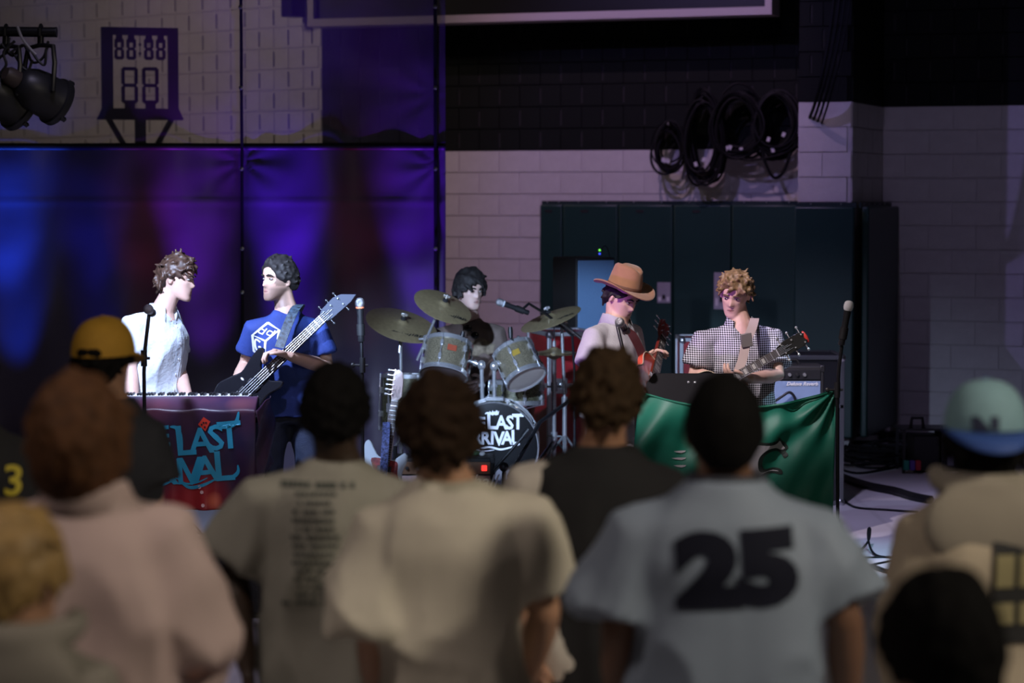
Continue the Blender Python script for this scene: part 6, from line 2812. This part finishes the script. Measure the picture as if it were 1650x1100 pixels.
def tex_rows(rows, w, h, seed, gap=.28):
    """rows of letter-like blocks for print too blurred to read"""
    rnd = random.Random(seed)
    mb = MB()
    for i, rw in enumerate(rows):
        y = h / 2 - (i + .5) * h / len(rows)
        x = -w * rw / 2
        while x < w * rw / 2:
            lw = rnd.uniform(.5, 1.1) * h / len(rows) * .55
            hh = h / len(rows) * (1 - gap) * (.62 if i else .95)
            mb.add([(x, y - hh / 2, 0), (x + lw, y - hh / 2, 0), (x + lw, y + hh / 2, 0), (x, y + hh / 2, 0)], [(0, 1, 2, 3)])
            x += lw * 1.3 + (h / len(rows) * .4 if rnd.random() < .2 else 0)
    return mb.mesh('rows')


BACK = ((1, 0, 0), (0, 0, 1), (0, -1, 0))
M_JEANS = M_DENIM

# man in the number 25 jersey
p = back_person('heavyset man seen from behind in a pale blue baseball jersey with number 25', 5.06, (1167, 697), (1040, 842), (1300, 840), (996, 1015, .0), (1000, 1170, .12), (1362, 1000, .0), (1365, 1160, .12), k=1.0, bulk=1.10, neck=(1170, 778))
p.body(.013, (0.17, 0.085, 0.05), face=False)
p.hair(mat('hair_black', (0.003, 0.0026, 0.0026), .85, spec=.12), dict(thick=.010, front=.6, side=-.15, back=-.62, locks=0, seed=21))
M_JER = mat('jersey_pale_blue', (0.205, 0.25, 0.315), .7, nscale=8, namt=.05, bump=.12, bscale=200, fold=1.0)
sh = p.garment('jersey', M_JER, sleeve=.86, flare=.024, hem=-.25, grow=.010, voxel=.014, wr=.022, wscale=3.2, seed=31, sl_r=.078, sm=4)
p.pants(M_JEANS)
p.shoes(M_SHOE)
bv = bvh_of(sh)
me = text_mesh('25', .20, .016, res=4, spacing=1.02)
me.transform(Matrix.Rotation(.05, 4, 'Z') @ Matrix.Diagonal((1.20, .95, 1, 1)))
decal(me, bv, P(1192, 925, 4.9), *BACK, 'jersey_number', mat('navy_number', (0.008, 0.009, 0.018), .8, spec=.15), sh, lift=.004, sub=.02)
mb = MB()
mb.tube([p.neck + V((0, 0, .012)) + (p.side * math.sin(a) * .078 + p.fwd * math.cos(a) * .078) for a in [2 * PI * i / 24 for i in range(25)]], .011, 8)
build(mb, 'neck_band', mat('navy_band', (0.03, 0.035, 0.05), .7), p.root, world=True)

# man in the grey tour shirt
p = back_person('dark-haired man seen from behind in a grey T-shirt with a long printed back', 6.0, (540, 668), (437, 792), (642, 792), (378, 925, .02), (398, 1075, -.05), (672, 930), (660, 1060, .1), k=.98, neck=(545, 745))
p.body(.013, (0.045, 0.026, 0.016), face=False)
p.hair(MATS['hair_black'], dict(thick=.017, front=.55, side=-.15, back=-.5, locks=120, len=.012, rad=.010, curl=.4, out=.8, seed=22))
M_GT = mat('grey_tour_tee', (0.27, 0.26, 0.215), .8, nscale=8, namt=.06, bump=.12, bscale=160, fold=1.0)
sh = p.garment('t_shirt', M_GT, sleeve=.80, flare=.020, hem=-.22, grow=.010, voxel=.014, wr=.022, wscale=3.2, seed=32, sl_r=.080, sm=4)
p.pants(M_JEANS)
p.shoes(M_SHOE)
bv = bvh_of(sh)
me = tex_rows([1.0, .55, .45, .6, .62, .5, .66, .6, .58, .62, .5, .55, .44, .5, .95], .175, .31, 5)
decal(me, bv, P(505, 880, 5.85), *BACK, 'back_print', mat('faded_green_print', (0.055, 0.065, 0.055), .8), sh, lift=.004, sub=.03)

# man in the cream shirt
p = back_person('curly brown-haired man seen from behind in a loose cream T-shirt', 5.5, (708, 698), (628, 838), (832, 824), (600, 1010, -.03), (612, 1150, .1), (878, 985, .03), (852, 1085, .22), k=1.0, neck=(722, 778))
p.body(.013, (0.42, 0.23, 0.14), face=False)
p.hair(mat('hair_brown_dark', (0.020, 0.011, 0.006), .85, spec=.12, nscale=40, namt=.3), dict(thick=.022, front=.55, side=-.1, back=-.5, locks=260, len=.03, rad=.010, curl=1.2, out=.5, flow=(0, .2, -.8), seed=23))
M_CR = mat('cream_tee', (0.50, 0.46, 0.37), .8, nscale=8, namt=.05, bump=.12, bscale=160, fold=1.0)


def drape(mb):
    # wide left sleeve hanging open to the forearm
    a, b = p.sl, p.el
    rings = []
    for t, w, d in ((.0, .075, .075), (.3, .10, .09), (.6, .125, .10), (.85, .145, .105), (1.02, .155, .10)):
        c = lerp(a, b, t) + V((.03 * t, 0, 0))
        rings.append(ell_ring(c, V((.95, .1, .12)).normalized(), V((0, 1, 0)), w, d, 20))
    mb.rings(rings)


sh = p.garment('t_shirt', M_CR, sleeve=.82, flare=.016, hem=-.24, grow=.012, voxel=.014, wr=.022, wscale=3.2, seed=33, sl_r=.082, sm=4, extra=drape)
p.pants(M_JEANS)
p.shoes(M_SHOE)

# man in the black vest with a cream sleeve
p = back_person('brown-haired man seen from behind in a black top with a cream left sleeve', 6.2, (977, 644), (860, 766), (1052, 775), (828, 900, .0), (860, 1040, -.1), (1085, 900), (1070, 1030), k=1.0, neck=(972, 722), roll=-4)
p.body(.013, (0.38, 0.20, 0.12), face=False)
p.hair(mat('hair_ash', (0.036, 0.021, 0.010), .85, spec=.15, nscale=40, namt=.35), dict(thick=.018, front=.55, side=-.05, back=-.48, locks=240, len=.03, rad=.009, curl=.7, out=.4, flow=(.3, .2, -.8), seed=24))
sh = p.garment('cream_shirt', mat('cream_sleeve', (0.48, 0.44, 0.38), .8, fold=1.0), sleeve=.9, hem=-.2, grow=.004, voxel=.014, seed=34, sl_r=.078, long_=.6, arms='L', sm=4)
sh = p.garment('black_top', mat('black_cotton', (0.006, 0.006, 0.007), .9, fold=1.0), sleeve=.9, hem=-.22, grow=.016, voxel=.014, seed=35, sl_r=.08, arms='R', sm=4)
p.pants(M_JEANS)
p.shoes(M_SHOE)

# person in the pink shirt
p = back_person('auburn-haired person seen from behind in a pale pink long-sleeved shirt', 4.7, (127, 715), (38, 842), (252, 850), (10, 1010), (20, 1160), (322, 1030, .0), (280, 1120, .28), k=1.0, neck=(140, 800))
p.body(.013, (0.42, 0.24, 0.17), face=False)
p.hair(mat('hair_auburn', (0.075, 0.031, 0.012), .75, spec=.2, nscale=35, namt=.35), dict(thick=.026, front=.55, side=-.35, back=-.80, locks=320, len=.055, rad=.011, curl=.35, out=.10, flow=(.2, .1, -1), seed=25))
M_PK = mat('pale_pink_shirt', (0.50, 0.375, 0.345), .75, nscale=8, namt=.05, bump=.12, bscale=160, fold=1.0)
sh = p.garment('shirt', M_PK, hem=-.26, grow=.012, voxel=.014, wr=.022, wscale=3.2, seed=36, sl_r=.084, long_=.35, sm=4)
collar(p, M_PK, h=.045, open_=.5, r=.08)
p.pants(M_JEANS)
p.shoes(M_SHOE)

# man in the yellow cap
p = back_person('man seen from behind in a mustard yellow cap and black T-shirt', 7.4, (168, 582), (104, 682), (226, 688), (84, 790), (90, 900), (244, 800), (236, 900, -.15), k=1.0, neck=(175, 645), yaw=165)
p.body(.013, (0.33, 0.18, 0.11), face=False)
p.hair(MATS['hair_black'], dict(thick=.013, front=.6, side=-.1, back=-.6, locks=150, len=.03, rad=.009, curl=.8, out=.3, seed=26, zmax=.2))
M_YC = mat('mustard_twill', (0.36, 0.19, 0.012), .8, nscale=20, namt=.08)
capt = thing('baseball_cap', 'mustard yellow baseball cap on the man at the left', 'cap', p.head + V((0, 0, .03)))
cap, Mx = baseball_cap(p, capt, M_YC, M_YC)
mb = MB()
mb.ell(p.head + p.M @ V((0, .108, .030)), (.042, .012, .024), p.M, 14, 8)
build(mb, 'back_opening', MATS['hair_black'], capt, world=True)
sh = p.garment('t_shirt', mat('charcoal_tee', (0.012, 0.013, 0.018), .85, fold=1.0), sleeve=.80, flare=.02, hem=-.22, grow=.010, voxel=.014, seed=37, sl_r=.080, sm=4)
p.pants(M_JEANS)
p.shoes(M_SHOE)

# man at the left edge with the yellow 3
p = back_person('man cut off by the left edge in a black jersey with a yellow number 3', 7.0, (-55, 610), (-135, 716), (8, 722), (-160, 830), (-150, 950), (32, 830), (30, 950), k=1.0, neck=(-55, 680))
p.body(.014, (0.33, 0.18, 0.11), face=False)
p.hair(MATS['hair_black'], dict(thick=.014, locks=120, len=.03, rad=.009, curl=.6, out=.3, seed=27))
sh = p.garment('jersey', MATS['black_cotton'], sleeve=.85, flare=.02, hem=-.22, grow=.010, voxel=.014, seed=38, sl_r=.085, sm=4)
p.pants(M_JEANS)
p.shoes(M_SHOE)
bv = bvh_of(sh)
me = text_mesh('3', .12, .002, res=4)
decal(me, bv, P(22, 776, 6.9), *BACK, 'jersey_number', mat('yellow_number', (0.42, 0.34, 0.02), .7), sh, lift=.006, sub=.02)

# blond child in the corner
p = back_person('blond person in a grey hooded sweatshirt at the lower left corner', 4.2, (25, 925), (-80, 1085), (115, 1095), (-110, 1230), (-90, 1380), (160, 1240), (150, 1400), k=.9, neck=(28, 1030), yaw=150)
p.body(.013, (0.42, 0.23, 0.14), face=False)
p.hair(mat('hair_blond', (0.30, 0.185, 0.06), .6, nscale=35, namt=.3), dict(thick=.022, front=.55, side=-.1, back=-.6, locks=260, len=.05, rad=.010, curl=.4, out=.15, flow=(.1, .2, -1), seed=28))
M_HD = mat('grey_fleece', (0.22, 0.20, 0.165), .9, nscale=8, namt=.06, fold=1.0)


def hood(s, m, w=.15):
    mb = MB()
    c = s.neck + V((0, 0, -.005)) - s.fwd * .06
    rings = []
    for i in range(13):
        a = -1.9 + 3.8 * i / 12
        q = s.neck + (s.side * math.sin(a) * .115 - s.fwd * math.cos(a) * .10) * s.k + V((0, 0, .030 - .02 * math.cos(a)))
        rings.append((q, .026 + .014 * max(0, math.cos(a))))
    mb.tube([r[0] for r in rings], [r[1] * s.k for r in rings], 12)
    mb.ell(s.neck - s.fwd * .105 * s.k + V((0, 0, -.075)), (w * s.k, .045 * s.k, .115 * s.k), basis(s.side, s.fwd, V((0, 0, 1))), 18, 12)
    me = remeshed(mb, .012, 4, .5)
    return link('hood', me, m, s.root, world=True)


p.garment('hoodie', M_HD, hem=-.2, grow=.018, voxel=.014, wr=.022, seed=39, sl_r=.084, long_=.95, sm=4)
hood(p, M_HD)
p.pants(M_JEANS)
p.shoes(M_SHOE)

# man in the backward blue cap
p = back_person('man seen from behind in a backward light blue cap and tan hooded sweatshirt', 5.6, (1588, 706), (1508, 852), (1694, 850), (1476, 985), (1490, 1110, .1), (1740, 985), (1730, 1110), k=1.0, neck=(1590, 788))
p.body(.013, (0.36, 0.19, 0.12), face=False)
p.hair(MATS['hair_black'], dict(thick=.016, front=.6, side=-.2, back=-.75, locks=200, len=.05, rad=.010, curl=.5, out=.2, seed=29, zmax=.2))
capt = thing('baseball_cap', 'light blue baseball cap with a blue brim worn backward at the right', 'cap', p.head + V((0, 0, .03)))
M_LB = mat('light_blue_twill', (0.20, 0.34, 0.38), .8, nscale=20, namt=.06)
M_BB = mat('royal_brim', (0.025, 0.07, 0.27), .7)
cap, Mx = baseball_cap(p, capt, M_LB, M_BB, backward=True)
bv = bvh_of(cap)
me = text_mesh('N', .075, .006, res=2)
decal(me, bv, P(1588, 695, 5.5), *BACK, 'cap_emblem', mat('navy_stitch', (.02, .025, .06), .8), capt, lift=.003, sub=.02)
M_TAN = mat('tan_fleece', (0.44, 0.37, 0.27), .9, nscale=8, namt=.06, fold=1.05)
sh = p.garment('hoodie', M_TAN, hem=-.22, grow=.018, voxel=.014, wr=.022, wscale=3.2, seed=40, sl_r=.088, long_=.95, sm=4)
hood(p, mat('grey_tan_fleece', (0.30, 0.265, 0.21), .9, fold=1.0), .17)
p.pants(M_JEANS)
p.shoes(M_SHOE)
bv = bvh_of(sh)
me = poly_mesh([[(-.04, -.12), (.16, -.12), (.16, .12), (-.04, .12)]])
decal(me, bv, P(1628, 955, 5.45), *BACK, 'back_print', mat('black_print', (.02, .02, .02), .8), sh, lift=.006, sub=.03)
me = tex_rows([1, 1], .18, .20, 9, .2)
decal(me, bv, P(1668, 955, 5.45), *BACK, 'back_lettering', mat('yellow_print', (.30, .26, .13), .8), sh, lift=.010, sub=.03)

# short dark-haired person low in the right corner
p = back_person('dark-haired child low at the right seen from behind', 3.7, (1515, 1050), (1400, 1240), (1640, 1240), (1370, 1400), (1380, 1560), (1690, 1400), (1680, 1560), k=.96, neck=(1512, 1160), yaw=200)
p.body(.013, (0.30, 0.15, 0.08), face=False)
p.hair(MATS['hair_black'], dict(thick=.022, front=.5, side=-.15, back=-.35, locks=260, len=.04, rad=.010, curl=.3, out=.15, flow=(.1, .3, -1), seed=30))
p.garment('t_shirt', mat('white_tee', (0.5, 0.48, 0.45), .8, fold=1.0), sleeve=.8, flare=.02, hem=-.2, grow=.010, voxel=.014, seed=41, sl_r=.08, sm=4)
p.pants(M_JEANS)
p.shoes(M_SHOE)
